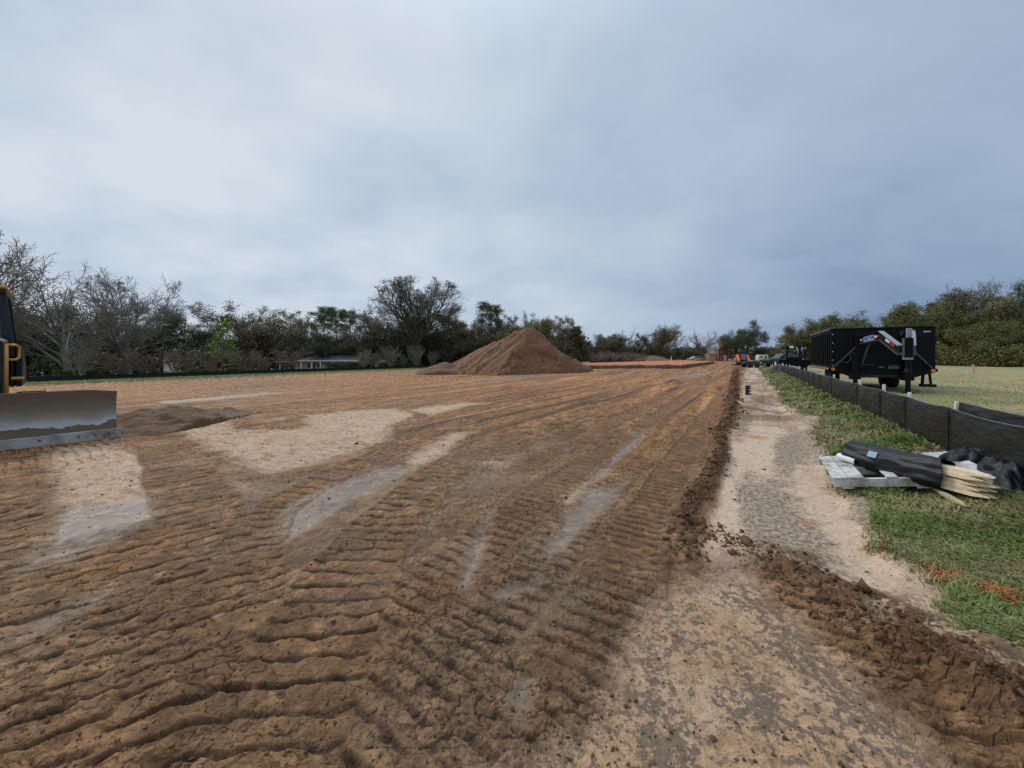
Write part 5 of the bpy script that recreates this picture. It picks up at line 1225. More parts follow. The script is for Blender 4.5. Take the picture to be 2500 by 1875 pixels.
# fender platform and tank beside the cab
m = MB(); m.prism([(-0.70, -1.25, 0.95), (-0.70, -1.25, 1.80), (-0.70, -2.0, 1.66), (-0.70, -2.75, 1.40), (-0.70, -2.75, 0.95)], (-0.10, 0, 0)); m.build('fender', M_NAVY, dz, bevel=0.02)
m = MB(); m.prism([(0.78, -0.95, 1.02), (0.78, -0.95, 1.50), (0.78, -1.7, 1.62), (0.78, -2.9, 1.62), (0.78, -2.9, 1.02)], (0.42, 0, 0)); m.build('fender', M_NAVY, dz, bevel=0.02)
for sx in (-1, 1):
    m = MB(); pts = [(0.12, 0.25), (0.22, 0.44), (0.12, 0.66), (-0.4, 0.76), (-2.0, 0.76), (-2.45, 0.66), (-2.6, 0.42), (-2.4, 0.12), (-2.2, 0.02), (-0.3, 0.02)]
    m.prism([(sx * 0.72, y, z) for y, z in pts], (sx * 0.38, 0, 0)); tr = m.build('crawler_track', M_DGREY, dz, bevel=0.01)
    m = MB(); pp = pts + [pts[0]]
    for (ya, za), (yb, zb) in zip(pp[:-1], pp[1:]):
        L_ = math.hypot(yb - ya, zb - za); n_ = max(1, int(L_ / 0.17))
        for j in range(n_):
            t = (j + 0.5) / n_; y, z = ya + (yb - ya) * t, za + (zb - za) * t; an_ = math.atan2(zb - za, yb - ya)
            m.box((sx * 0.91, y, z), (0.40, 0.03, 0.09), rot=(an_, 0, 0))
    m.build('grousers', M_TYRE, tr)
    for y in (-0.15, -2.2):
        m = MB(); m.tube([(sx * 1.06, y, 0.40), (sx * 1.14, y, 0.40)], 0.28, 20); m.build('drive_wheel', M_NAVY, tr)

# ------------------------------------------------------------------ gooseneck dump trailer
RZ = -math.atan2(*DU)
def checker_mat():
    m, nt, b = newmat('red_white_tape'); tc = N(nt, 'ShaderNodeTexCoord')
    sp_ = N(nt, 'ShaderNodeSeparateXYZ'); nt.links.new(tc.outputs['Object'], sp_.inputs[0])
    wv = N(nt, 'ShaderNodeMath', operation='PINGPONG'); nt.links.new(sp_.outputs[1], wv.inputs[0]); wv.inputs[1].default_value = 0.25
    gt = N(nt, 'ShaderNodeMath', operation='GREATER_THAN'); nt.links.new(wv.outputs[0], gt.inputs[0]); gt.inputs[1].default_value = 0.12
    mx_ = N(nt, 'ShaderNodeMix', data_type='RGBA'); nt.links.new(gt.outputs[0], mx_.inputs[0]); mx_.inputs[6].default_value = (0.30, 0.05, 0.05, 1); mx_.inputs[7].default_value = (0.30, 0.29, 0.28, 1)
    nt.links.new(mx_.outputs[2], b.inputs['Base Color']); b.inputs['Roughness'].default_value = 0.5; return m
M_TAPE = checker_mat()
dt = empty('dump_trailer', (12.385, 12.90, 0.39), RZ, 'large black high-sided gooseneck dump trailer parked right behind the silt fence', 'trailer')
W = 1.295; ZD, ZT = 0.76, 2.12; LT = 4.9
bx_ = empty('dump_box'); bx_.parent = dt
m = MB(); m.box((0, 0.03, (ZD + ZT) / 2), (2 * W, 0.05, ZT - ZD)); m.build('front_wall', M_BLACK, bx_, bevel=0.006)
m = MB(); m.box((0, LT - 0.03, (ZD + ZT) / 2), (2 * W, 0.05, ZT - ZD)); m.build('tailgate', M_BLACK, bx_)
for sx in (-1, 1):
    m = MB(); m.box((sx * (W - 0.03), LT / 2, (ZD + ZT) / 2), (0.04, LT - 0.12, ZT - ZD - 0.004)); sw = m.build('side_wall', M_BLACK, bx_)
    for j in range(12):
        m = MB(); m.box((sx * (W + 0.012), 0.30 + j * 0.40, (ZD + ZT) / 2), (0.045, 0.075, ZT - ZD - 0.16), taper=1.0); m.build('rib', M_BLACK, sw, bevel=0.008)
    m = MB(); m.box((sx * (W + 0.006), LT / 2, ZT + 0.02), (0.10, LT, 0.075)); m.build('top_rail', M_DGREY, bx_, bevel=0.01)
    m = MB(); m.box((sx * (W + 0.01), LT / 2, ZD - 0.02), (0.09, LT, 0.10)); m.build('rub_rail', M_BLACK, bx_, bevel=0.01)
    m = MB(); m.box((sx * (W + 0.058), LT / 2, ZD - 0.02), (0.006, LT * 0.96, 0.05)); m.build('reflective_tape', M_TAPE, bx_)
    m = MB(); m.tube([(sx * (W - 0.06), -0.005, ZD - 0.03), (sx * (W - 0.06), -0.035, ZD - 0.03)], 0.055, 12); m.build('marker_light', M_AMBER, dt)
m = MB(); m.box((0, 0.0, ZT + 0.02), (2 * W, 0.07, 0.05)); m.build('front_rail', M_BLACK, bx_, bevel=0.01)
m = MB(); m.box((0, LT / 2, ZD + 0.01), (2 * W - 0.1, LT - 0.1, 0.05)); m.build('floor', M_BLACK, bx_)
for z in (1.95, 1.65, 1.35, 1.05, 0.86):
    m = MB(); m.tube([(-W + 0.05, 0.006, z), (-W + 0.05, -0.016, z)], 0.018, 8); m.build('clearance_lamp', M_SIGNW, bx_)
m = MB(); m.prism([(-W, -0.01, ZD - 0.004), (W, -0.01, ZD - 0.004), (W, -0.01, 0.68), (0.72, -0.01, 0.46), (-0.72, -0.01, 0.46), (-W, -0.01, 0.70)], (0, 0.10, 0)); m.build('front_apron', M_BLACK, dt, bevel=0.006)
for sx in (-0.45, 0.45):
    m = MB(); m.box((sx, 2.4, 0.58), (0.12, 4.6, 0.26)); m.build('frame_rail', M_BLACK, dt)
for z in (0.50, 0.545):
    m = MB(); m.bar((-0.52, -0.035, z), (0.55, -0.035, z), 0.03, 0.016); m.build('frame_trim', M_DGREY, dt)
for xa, xb in ((-0.48, -0.18), (0.2, 0.45)):
    m = MB(); m.bar((xa, -0.04, 0.90), (xb, -0.04, 0.90), 0.03, 0.018); m.build('step_edge', M_DGREY, dt)
m = MB(); m.box((0.02, -0.03, 0.815), (0.16, 0.02, 0.07)); m.build('oval_plate', M_DGREY, dt, bevel=0.02)
m = MB(); m.box((0.32, -0.03, 0.815), (0.26, 0.02, 0.10)); m.build('data_plate', simple('dull_plate', (0.10, 0.09, 0.085), 0.5), dt)
m = MB(); m.box((1.10, -0.01, 1.98), (0.17, 0.02, 0.055)); m.build('plate', M_GREYS, dt)
nk = empty('gooseneck'); nk.parent = dt
for sx in (-1, 1):
    P = [(sx * 0.55, -0.02, 1.72), (sx * 0.34, -1.62, 1.82), (sx * 0.13, -2.5, 1.36)]
    for (a, b) in ((P[0], P[1]), (P[1], P[2])):
        a, b = Vector(a), Vector(b)
        m = MB(); m.bar(a, b, 0.012, 0.24); w_ = m.build('neck_beam', M_BLACK, nk)
        for s_ in (1, -1):
            m = MB(); o_ = Vector((0, 0, s_ * 0.13)); m.bar(a + o_, b + o_, 0.13, 0.022); m.build('flange', (M_GREYS if s_ > 0 else M_DGREY) if b.y < -2 else (M_DGREY if s_ < 0 else M_BLACK), w_)  # sloping top flange grey: sky caught on black steel put into the colour
    m = MB(); m.box((sx * 0.60, -0.09, 1.20), (0.13, 0.12, 1.46)); m.build('riser', M_BLACK, nk, bevel=0.01)
    m = MB(); m.bar((sx * 1.20, -0.03, 0.82), (sx * 0.64, -0.10, 1.52), 0.045, 0.045); m.build('side_brace', M_DGREY, nk)
m = MB(); m.bar((-0.50, -0.10, 0.84), (-0.36, -0.45, 1.66), 0.04, 0.04); m.build('inner_brace', M_DGREY, nk)
m = MB(); m.box((0, -2.62, 1.40), (0.13, 0.13, 0.62)); cp = m.build('coupler', M_BLACK, nk, bevel=0.01)
m = MB(); m.tube([(0, -2.62, 1.10), (0, -2.62, 0.86)], 0.055, 12); m.build('coupler_stem', M_BLACK, cp)
m = MB(); m.tube([(0, -2.62, 0.87), (0, -2.62, 0.74)], [0.06, 0.10], 12); m.build('ball_socket', M_BLACK, cp)
m = MB(); m.tube([(0.0, -2.61, 1.10), (0.0, -2.61, 1.15)], 0.11, 12); m.build('collar', M_GREYS, cp)
for sx in (-1, 1):
    m = MB(); m.box((sx * 0.088, -2.60, 1.42), (0.018, 0.18, 0.56)); m.build('cheek_plate', M_DGREY, cp)
m = MB(); m.box((0.05, -2.50, 1.84), (0.11, 0.10, 0.26)); m.build('control_box', M_GREYS, nk, bevel=0.008)
m = MB(); m.box((-0.02, -2.35, 1.84), (0.10, 0.2, 0.12)); m.build('battery_box', M_BLACK, nk, bevel=0.01)
m = MB(); m.tube([(0.16, -2.45, 1.90), (0.30, -2.35, 1.86), (0.36, -2.1, 1.6), (0.40, -1.6, 1.25), (0.5, -0.6, 1.05), (0.6, -0.1, 1.0)], 0.012, 6); m.build('hose', M_BLACK, nk, smooth=True)
m = MB(); m.tube([(-1.0, -0.06, 0.98), (-0.88, -0.12, 0.96), (-0.80, -0.13, 1.05), (-0.78, -0.12, 1.18), (-0.84, -0.1, 1.26), (-0.72, -0.1, 1.34)], 0.012, 6); m.build('hose', M_DGREY, nk, smooth=True)
for sx, x in ((-1, -0.70), (1, 0.58)):
    m = MB(); m.box((x, -0.32, 0.90), (0.15, 0.15, 0.85)); jk = m.build('jack', M_BLACK, dt, bevel=0.01)
    m = MB(); m.box((x, -0.32, 0.26), (0.105, 0.105, 0.46)); m.build('jack_leg', M_BLACK, jk)
    m = MB(); m.box((x, -0.32, 0.02), (0.26, 0.26, 0.03)); m.build('foot', M_BLACK, jk)
    m = MB(); m.box((x, -0.24, 0.50), (0.27, 0.30, 0.19)); m.build('bracket', M_BLACK, jk, bevel=0.01)
m = MB(); m.bar((1.10, 0.3, 0.66), (1.06, 0.25, 0.28), 0.07); m.bar((1.24, 0.3, 0.66), (1.26, 0.25, 0.28), 0.06); m.box((1.17, 0.2, 0.24), (0.36, 0.2, 0.09)); m.build('step', M_BLACK, dt, bevel=0.01)
m = MB(); m.tube([(0.62, -0.05, 0.93), (1.4, -0.06, 0.925), (1.82, -0.06, 0.91)], 0.016, 8); m.build('crank_handle', M_BLACK, dt)
for sx in (-1, 1):
    for y in (2.45, 3.35):
        m = MB(); m.tube([(sx * 0.72, y, 0.38), (sx * 0.76, y, 0.38), (sx * 0.94, y, 0.38), (sx * 0.98, y, 0.38)], [0.34, 0.38, 0.38, 0.34], 24); wh = m.build('wheel', M_TYRE, dt)
        m = MB(); m.tube([(sx * 0.975, y, 0.38), (sx * 0.99, y, 0.38)], 0.19, 16); m.build('rim', M_DGREY, wh)
    m = MB(); m.box((sx * 0.95, 2.9, 0.80 - 0.02), (0.34, 2.0, 0.03)); m.build('fender', M_BLACK, dt)
# lettering and tape on the near neck beam
def text_mesh(name, txt, size, mat, parent, M4, extrude=0.003):
    cu = bpy.data.curves.new(name, 'FONT'); cu.body = txt; cu.size = size; cu.extrude = extrude; cu.align_x = 'CENTER'; cu.align_y = 'CENTER'; cu.offset = size * 0.02
    to = bpy.data.objects.new(name + '_tmp', cu); col.objects.link(to)
    dg = bpy.context.evaluated_depsgraph_get(); me = bpy.data.meshes.new_from_object(to.evaluated_get(dg)); bpy.data.objects.remove(to); 
    me.name = name; o = link(name, me, mat, parent); o.matrix_local = M4; return o
a, b = Vector((-0.55, -0.02, 1.72)), Vector((-0.34, -1.62, 1.82))
ux = (b - a).normalized(); nz_ = Vector((-1, -0.13, 0)).normalized(); nz_ = (nz_ - ux * nz_.dot(ux)).normalized(); uy = nz_.cross(ux)
def onbeam(p, u, nrm, off, up_=0.0):
    v = nrm.cross(u); m4 = Matrix((( u.x, v.x, nrm.x, 0), (u.y, v.y, nrm.y, 0), (u.z, v.z, nrm.z, 0), (0, 0, 0, 1)))
    m4.translation = p + nrm * off + v * up_; return m4
mid_ = a + (b - a) * 0.50
def plate(name, mat, M4, w, h, th, parent):
    mm_ = MB(); mm_.box((0, 0, 0), (w, h, th)); o = mm_.build(name, mat, parent); o.matrix_local = M4; return o
sg_ = plate('sign', M_SIGNW, onbeam(mid_, ux, nz_, 0.012), 0.80, 0.165, 0.008, nk)
text_mesh('lettering', 'LOAD TRAIL', 0.155, M_BLUE, nk, onbeam(mid_, ux, nz_, 0.020))
for t_, mt in ((0.10, M_WHITE), (0.18, M_RED), (0.80, M_WHITE), (0.89, M_RED)):
    plate('reflective_tape', mt, onbeam(a + (b - a) * t_, ux, nz_, 0.010), 0.13, 0.07, 0.006, nk)
c2 = Vector((-0.13, -2.5, 1.36)); u2 = (c2 - b).normalized(); n2_ = Vector((-1, -0.23, 0)); n2_ = (n2_ - u2 * n2_.dot(u2)).normalized()
for t_, mt in ((0.38, M_WHITE), (0.62, M_RED)):
    plate('reflective_tape', mt, onbeam(b + (c2 - b) * t_, u2, n2_, 0.010), 0.21, 0.07, 0.006, nk)

# ------------------------------------------------------------------ flatbed gooseneck trailer
tx, ty = XY(1943, 32.0)
fb = empty('flatbed_trailer', (tx, ty, T(tx, ty)), RZ, 'black gooseneck flatbed trailer beyond the dump trailer, its neck frame facing the camera', 'trailer')
m = MB(); m.prism([(-1.1, 0, 1.02), (1.1, 0, 1.02), (1.22, 0, 0.84), (1.1, 0, 0.58), (0.7, 0, 0.48), (-0.7, 0, 0.48), (-1.1, 0, 0.58), (-1.22, 0, 0.84)], (0, 0.3, 0)); m.build('front_apron', M_BLACK, fb, bevel=0.01)
m = MB(); m.box((0, 3.9, 0.92), (2.3, 7.2, 0.16)); m.build('deck', M_BLACK, fb)
for sx in (-1, 1):
    m = MB(); m.box((sx * 0.60, -0.05, 1.45), (0.13, 0.14, 1.0)); m.build('riser', M_BLACK, fb)
    m = MB(); m.bar((sx * 1.15, 0.0, 0.92), (sx * 0.62, -0.05, 1.5), 0.10, 0.05); m.build('side_brace', M_BLACK, fb)
    m = MB(); m.bar((sx * 0.57, -0.05, 1.80), (sx * 0.14, -1.9, 1.55), 0.10, 0.22); m.build('neck_beam', M_BLACK, fb)
    m = MB(); m.bar((0.12 + sx * 0.04, -1.5, 1.62), (0.12 + sx * 0.20, -1.3, 2.05), 0.09, 0.03, up=(0, 1, 0)); m.build('chain_arm', M_GREYS, fb)
    m = MB(); m.box((sx * 0.66, -0.25, 0.45), (0.13, 0.13, 0.9)); m.build('jack', M_BLACK, fb)
    for y in (4.4, 5.3):
        m = MB(); m.tube([(sx * 0.78, y, 0.38), (sx * 1.05, y, 0.38)], 0.38, 18); m.build('wheel', M_TYRE, fb)
m = MB(); m.box((0, -0.06, 2.04), (1.34, 0.12, 0.30)); m.build('neck_crossbar', M_BLACK, fb, bevel=0.02)
m = MB(); m.box((0, -0.02, 1.12), (1.1, 0.06, 0.20)); m.build('tool_tray', M_BLACK, fb)
m = MB(); m.box((0.08, -2.0, 1.45), (0.15, 0.15, 0.8)); m.build('coupler', M_BLACK, fb)
m = MB(); m.box((-0.30, -0.14, 2.07), (0.30, 0.02, 0.19)); m.build('badge', M_WHITE, fb, bevel=0.04)
m = MB(); m.tube([(0.60, -0.135, 1.97), (0.60, -0.15, 1.97)], 0.09, 12); m.build('lamp', M_GREYS, fb)
m = MB(); m.box((-0.1, -0.03, 1.07), (0.80, 0.02, 0.035)); m.build('light_strip', M_WHITE, fb)
m = MB(); m.box((0.55, -0.08, 1.07), (0.26, 0.02, 0.05)); m.build('plate', M_WHITE, fb)

# ------------------------------------------------------------------ vehicles built from a side outline
def side_vehicle(name, label, cat, loc, rz, outline, width, bodymat, wheels, wr, glass, roof=None):
    root = empty(name, loc, rz, label, cat)
    m = MB(); m.prism([(x, -width / 2, z) for x, z in outline], (0, width, 0)); m.build('body', bodymat, root, bevel=0.05)
    for (pts, ins) in glass:
        m = MB(); m.prism([(x, -width / 2 - 0.006 + ins, z) for x, z in pts], (0, 0.02, 0)); m.build('window', M_GLASS, root)
        m = MB(); m.prism([(x, width / 2 - 0.014 - ins, z) for x, z in pts], (0, 0.02, 0)); m.build('window', M_GLASS, root)
    for x in wheels:
        for sy in (-1, 1):
            m = MB(); m.tube([(x, sy * (width / 2 - 0.22), wr), (x, sy * (width / 2 + 0.01), wr)], wr, 20); wh = m.build('wheel', M_TYRE, root)
            m = MB(); m.tube([(x, sy * (width / 2 + 0.008), wr), (x, sy * (width / 2 + 0.02), wr)], wr * 0.58, 14); m.build('rim', M_GREYS, wh)
    return root
M_TRUCK = simple('dark_truck_paint', (0.014, 0.018, 0.028), 0.3, var=0.1, spec=0.35)
x_, y_ = XY(1922, 53.0)
pk = side_vehicle('pickup_truck', 'dark blue-black pickup truck parked beyond the flatbed trailer, facing left', 'truck', (x_, y_, T(x_, y_) + 0.02), R(-4),
    [(-2.9, 0.45), (-2.9, 0.95), (-2.75, 1.12), (-1.55, 1.20), (-0.85, 1.82), (0.95, 1.88), (1.05, 1.28), (2.9, 1.25), (2.9, 0.5)], 1.95, M_TRUCK, (-1.95, 1.8), 0.42,
    [([(-1.35, 1.24), (-0.80, 1.74), (-0.10, 1.77), (-0.10, 1.26)], 0.0), ([(0.0, 1.26), (0.0, 1.77), (0.82, 1.79), (0.88, 1.30)], 0.0)])
m = MB(); m.prism([(-1.60, -0.85, 1.21), (-1.60, 0.85, 1.21), (-0.90, 0.75, 1.81), (-0.90, -0.75, 1.81)], (-0.02, 0, 0.015)); m.build('windscreen', M_GLASS, pk)
x_, y_ = XY(1697, 118)
side_vehicle('parked_car', 'small pale car parked under the trees left of the brick house', 'car', (x_, y_, T(x_, y_)), R(8),
    [(-2.2, 0.35), (-2.2, 0.75), (-1.2, 0.92), (-0.6, 1.38), (0.9, 1.40), (1.6, 0.95), (2.2, 0.88), (2.2, 0.35)], 1.75, M_CAMPER, (-1.4, 1.35), 0.32, [([(-0.95, 0.95), (-0.5, 1.32), (0.85, 1.34), (1.3, 0.98)], 0.0)])

# orange compact track loader
x_, y_ = XY(1814, 62.0)
sk = empty('skid_steer', (x_, y_, T(x_, y_)), RZ + R(8), 'orange compact track loader facing the camera at the far end of the haul lane', 'loader')
for sx in (-1, 1):
    m = MB(); m.box((sx * 0.72, 0.4, 0.38), (0.36, 2.2, 0.72)); m.build('crawler_track', M_TYRE, sk, bevel=0.12)
    m = MB(); m.prism([(sx * 0.52, 1.7, 1.40), (sx * 0.52, 1.7, 1.75), (sx * 0.52, 0.2, 1.62), (sx * 0.52, -0.9, 0.85), (sx * 0.52, -0.95, 0.30), (sx * 0.52, -0.65, 0.30), (sx * 0.52, -0.4, 0.8), (sx * 0.52, 0.5, 1.15)], (sx * 0.32, 0, 0)); m.build('lift_arm', M_ORANGE, sk, bevel=0.02)
m = MB(); m.box((0, 0.9, 0.95), (1.25, 1.5, 0.8)); m.build('body', M_ORANGE, sk, bevel=0.04)
m = MB(); m.prism([(-0.50, -0.55, 0.75), (-0.45, -0.35, 2.02), (0.45, -0.35, 2.02), (0.50, -0.55, 0.75)], (0, 1.4, 0)); cb2 = m.build('cab', M_BLACK, sk, bevel=0.03)
m = MB(); m.prism([(-0.38, -0.555, 0.95), (-0.36, -0.395, 1.90), (0.36, -0.395, 1.90), (0.38, -0.555, 0.95)], (0, -0.015, 0)); m.build('windscreen', simple('hazy_glass', (0.10, 0.13, 0.16), 0.1, spec=0.8), cb2)
m = MB(); m.box((0, 0.2, 2.06), (0.95, 1.4, 0.08)); m.build('roof', M_BLACK, cb2, bevel=0.02)
m = MB(); m.box((0, -1.0, 0.42), (1.75, 0.12, 0.36)); m.build('bucket_plate', simple('tan_steel', (0.40, 0.22, 0.12), 0.6), sk)
m = MB(); m.prism([(-0.95, -1.05, 0.05), (-0.95, -1.75, 0.05), (-0.95, -1.75, 0.10), (-0.95, -1.15, 0.55), (-0.95, -1.05, 0.55)], (1.9, 0, 0)); m.build('bucket', M_BLACK, sk)

# low black equipment trailer with gear on it
x_, y_ = XY(1832, 51.0)
et = empty('equipment_trailer', (x_, y_, T(x_, y_)), R(-12), 'low black trailer heaped with dark implements in front of the orange loader', 'trailer')
m = MB(); m.box((0, 0, 0.42), (2.6, 1.7, 0.08)); m.build('deck', M_BLACK, et)
m = MB(); m.box((0, -0.84, 0.50), (2.7, 0.06, 0.10)); m.build('rail', M_DGREY, et); m = MB(); m.box((0, 0.84, 0.50), (2.7, 0.06, 0.10)); m.build('rail', M_BLACK, et)
for x in (-0.42, 0.42):
    for sy in (-1, 1):
        m = MB(); m.tube([(x, sy * 0.88, 0.30), (x, sy * 1.06, 0.30)], 0.30, 16); m.build('wheel', M_TYRE, et)
m = MB(); m.bar((-1.3, -0.8, 0.42), (-2.3, 0, 0.34), 0.09); m.bar((-1.3, 0.8, 0.42), (-2.3, 0, 0.34), 0.09); m.build('drawbar', M_BLACK, et)
m = MB(); m.bar((1.35, -0.5, 0.40), (2.1, -0.5, 0.05), 0.3, 0.05); m.build('ramp', M_BLACK, et); m = MB(); m.bar((1.35, 0.5, 0.40), (2.1, 0.5, 0.05), 0.3, 0.05); m.build('ramp', M_BLACK, et)
def onet(dx, dy): c_, s_ = math.cos(R(-12)), math.sin(R(-12)); return (x_ + dx * c_ - dy * s_, y_ + dx * s_ + dy * c_, T(x_, y_) + 0.46)
au = empty('auger_drive', onet(-0.55, 0), R(20), 'dark drum-shaped implement at the left on the low black trailer', 'implement')
m = MB(); m.tube([(-0.5, 0, 0.22), (0.5, 0, 0.22)], 0.2, 14); m.build('drum', M_DGREY, au); m = MB(); m.box((0, 0, 0.42), (0.3, 0.3, 0.14)); m.build('motor', M_BLACK, au, bevel=0.02)
gr_ = empty('grapple_bucket', onet(0.55, 0), R(-15), 'dark toothed bucket lying at the right on the low black trailer', 'implement')
m = MB(); m.prism([(-0.5, -0.4, 0.0), (-0.5, -0.4, 0.10), (-0.5, 0.1, 0.40), (-0.5, 0.35, 0.40), (-0.5, 0.4, 0.0)], (1.0, 0, 0)); bk_ = m.build('shell', M_BLACK, gr_)
for j in range(5):
    m = MB(); m.box((-0.4 + j * 0.2, -0.48, 0.05), (0.05, 0.2, 0.04)); m.build('tooth', M_GREYS, bk_)

# rolled-up end of the silt fence with loose stakes
q = fpt(K1 + 0.9, -0.1)
rl = empty('bunched_silt_fence', (q[0], q[1], T(*q)), RZ, 'bunched-up end of the black silt fence with leaning pale stakes', 'silt fence roll')
def crumple(name, sx, sy, h, seed, parent, mat=None, n=46, lift=0.0):
    X, Y = np.meshgrid(np.linspace(-1, 1, n), np.linspace(-1, 1, n), indexing='ij'); x, y = X.ravel(), Y.ravel()
    r = np.sqrt(x * x + y * y) + 0.25 * perlin(x, y, 1.6, seed)
    body = np.clip(1 - r * r, 0, 1) ** 0.7
    z = h * body * (0.75 + 0.7 * (ridged(x, y, 1.5, 3, seed + 1) - 0.55) + 0.25 * perlin(x, y, 4, seed + 2)) + lift * body
    wx = x * sx * (1 + 0.15 * perlin(x, y, 2, seed + 3)); wy = y * sy * (1 + 0.15 * perlin(x, y, 2, seed + 4))
    idx = np.arange(n * n).reshape(n, n); f = np.stack([idx[:-1, :-1], idx[1:, :-1], idx[1:, 1:], idx[:-1, 1:]], -1).reshape(-1, 4)
    f = f[(r < 1.02)[f].all(1)]; us = np.unique(f); rm = np.zeros(n * n, int); rm[us] = np.arange(len(us))
    o = link(name, npmesh(name, np.stack([wx, wy, z], 1)[us], rm[f], smooth=True), mat or M_PLAST, parent)
    md = o.modifiers.new('solid', 'SOLIDIFY'); md.thickness = 0.004
    return o
crumple('fabric', 0.6, 1.9, 0.62, 231.0, rl)
for j in range(7):
    m = MB(); x0, y0 = rplace.uniform(-0.4, 0.4), rplace.uniform(-1.6, 1.6); m.bar((x0, y0, 0), (x0 + rplace.uniform(-0.3, 0.3), y0 + rplace.uniform(-0.5, 0.5), rplace.uniform(0.6, 0.9)), 0.045); m.build('stake', M_STAKE, rl)

# white camper, brick house, low house
x_, y_ = XY(1860, 96)
cpv = empty('camper', (x_, y_, T(x_, y_)), R(-15), 'small white camper far off between the loader and the pickup truck', 'camper')
m = MB(); m.prism([(-1.15, -0.9, 0.45), (-1.15, -0.9, 1.3), (-0.9, -0.9, 1.78), (1.0, -0.9, 1.78), (1.15, -0.9, 1.5), (1.15, -0.9, 0.45)], (0, 1.8, 0)); m.build('shell', M_CAMPER, cpv, bevel=0.06)
m = MB(); m.box((-0.45, -0.91, 1.25), (0.5, 0.02, 0.4)); m.build('window', M_GLASS, cpv); m = MB(); m.box((0.55, -0.91, 1.1), (0.4, 0.02, 0.9)); m.build('door', M_DGREY, cpv)
for sy in (-1, 1): m = MB(); m.tube([(0, sy * 0.82, 0.3), (0, sy * 0.92, 0.3)], 0.3, 14); m.build('wheel', M_TYRE, cpv)
M_BRICK = simple('red_brick', (0.26, 0.105, 0.075), 0.9, var=0.25, scale=3); M_ROOFG = simple('weathered_shingle', (0.15, 0.145, 0.14), 0.9, var=0.2, scale=4); M_ROOFP = simple('pale_shingle', (0.30, 0.275, 0.25), 0.9, var=0.2, scale=3)
M_CREAM = simple('cream_siding', (0.50, 0.42, 0.25), 0.8, var=0.08)
x_, y_ = XY(1750, 118); zb = T(x_, y_) - 0.2
bh = empty('brick_house', (x_, y_, zb), R(-8), 'small two-storey red brick house with grey roof under the far leafless trees', 'house')
m = MB(); m.box((0.9, 0, 1.9), (2.6, 5, 3.8)); m.build('wall', M_BRICK, bh)
m = MB(); m.prism([(-0.5, -2.7, 3.8), (2.3, -2.7, 3.8), (0.9, -2.7, 4.7)], (0, 5.4, 0)); m.build('roof', M_ROOFG, bh)
m = MB(); m.box((-1.5, 1.2, 1.2), (2.2, 4, 2.4)); m.build('wing_wall', M_CREAM, bh)
m = MB(); m.prism([(-2.8, -1.0, 2.3), (-0.45, -1.0, 2.3), (-0.45, 2.4, 4.3), (-2.1, 2.4, 4.3)], (0, 0.05, 0.15)); m.build('wing_roof', M_ROOFP, bh)
for wx_, wz_ in ((0.4, 2.7), (1.4, 2.7), (0.4, 1.1)):
    m = MB(); m.box((wx_, -2.52, wz_), (0.55, 0.05, 0.9)); wf = m.build('window', M_WHITE, bh); m = MB(); m.box((wx_, -2.55, wz_), (0.42, 0.02, 0.76)); m.build('pane', M_GLASS, wf)
m = MB(); m.box((1.4, -2.52, 0.95), (0.8, 0.05, 1.9)); m.build('door', M_WHITE, bh)
x_, y_ = XY(780, 81); zb = -1.95
lh = empty('low_house', (x_, y_, zb), R(3), 'long low cream house with grey roof and white porch posts behind the left fence', 'house')
def fxy(px, z): return ((px - 780) / F * 81, 0, z)
x0, x1 = (686 - 780) / F * 81, (874 - 780) / F * 81
m = MB(); m.box(((x0 + x1) / 2 + 1.2, 3.6, 1.2), (x1 - x0 - 3.0, 6, 2.4)); m.build('wall', M_CREAM, lh)
m = MB(); xm = x0 + 3.6
m.prism([(xm, -0.6, 2.42), (x1 + 0.3, -0.6, 2.42), (x1 - 0.4, 3.4, 3.50), (xm + 2.2, 3.4, 3.50)], (0, 0.0, 0.06)); m.prism([(xm, 7.4, 2.42), (x1 + 0.3, 7.4, 2.42), (x1 - 0.4, 3.42, 3.50), (xm + 2.2, 3.42, 3.50)], (0, 0.0, 0.06)); m.prism([(xm, -0.6, 2.42), (xm + 2.2, 3.4, 3.5), (xm, 7.4, 2.42)], (0.02, 0, 0.06)); rf = m.build('roof', M_ROOFG, lh)
m = MB(); m.box(((x0 + x1) / 2 + 1.9, -0.66, 2.42), (x1 - x0 - 3.2, 0.10, 0.20)); m.build('fascia', M_WHITE, lh)
m = MB(); m.box((x0 + 1.8, -0.2, 2.30), (3.8, 2.6, 0.14)); m.build('carport_roof', M_WHITE, lh)
m = MB(); m.box((x1 - 0.6, 3.4, 3.75), (0.8, 0.6, 0.9)); m.build('chimney', simple('pale_brick', (0.30, 0.26, 0.22), 0.9), rf)
for px in (690, 740, 765, 785):
    m = MB(); m.box(((px - 780) / F * 81, -0.55, 1.15), (0.16, 0.16, 2.3)); m.build('porch_post', M_WHITE, lh)
for px, w_, z_, h_ in ((752, 0.9, 1.35, 1.2), (777, 1.2, 1.4, 1.1), (820, 1.3, 1.4, 1.1), (850, 1.3, 1.4, 1.1)):
    m = MB(); m.box(((px - 780) / F * 81, 0.56, z_), (w_, 0.06, h_)); wf = m.build('window', M_WHITE, lh); m = MB(); m.box(((px - 780) / F * 81, 0.52, z_), (w_ - 0.25, 0.03, h_ - 0.25)); m.build('pane', M_GLASS, wf)
m = MB(); m.box(((763 - 780) / F * 81, 0.56, 1.05), (0.9, 0.06, 2.0)); m.build('door', simple('brown_door', (0.20, 0.10, 0.05), 0.6), lh)
x_, y_ = XY(932, 84)
sh = empty('shed', (x_, y_, T(x_, y_) - 0.1), R(3), 'small cream outbuilding seen between the bare shrubs right of the low house', 'shed')
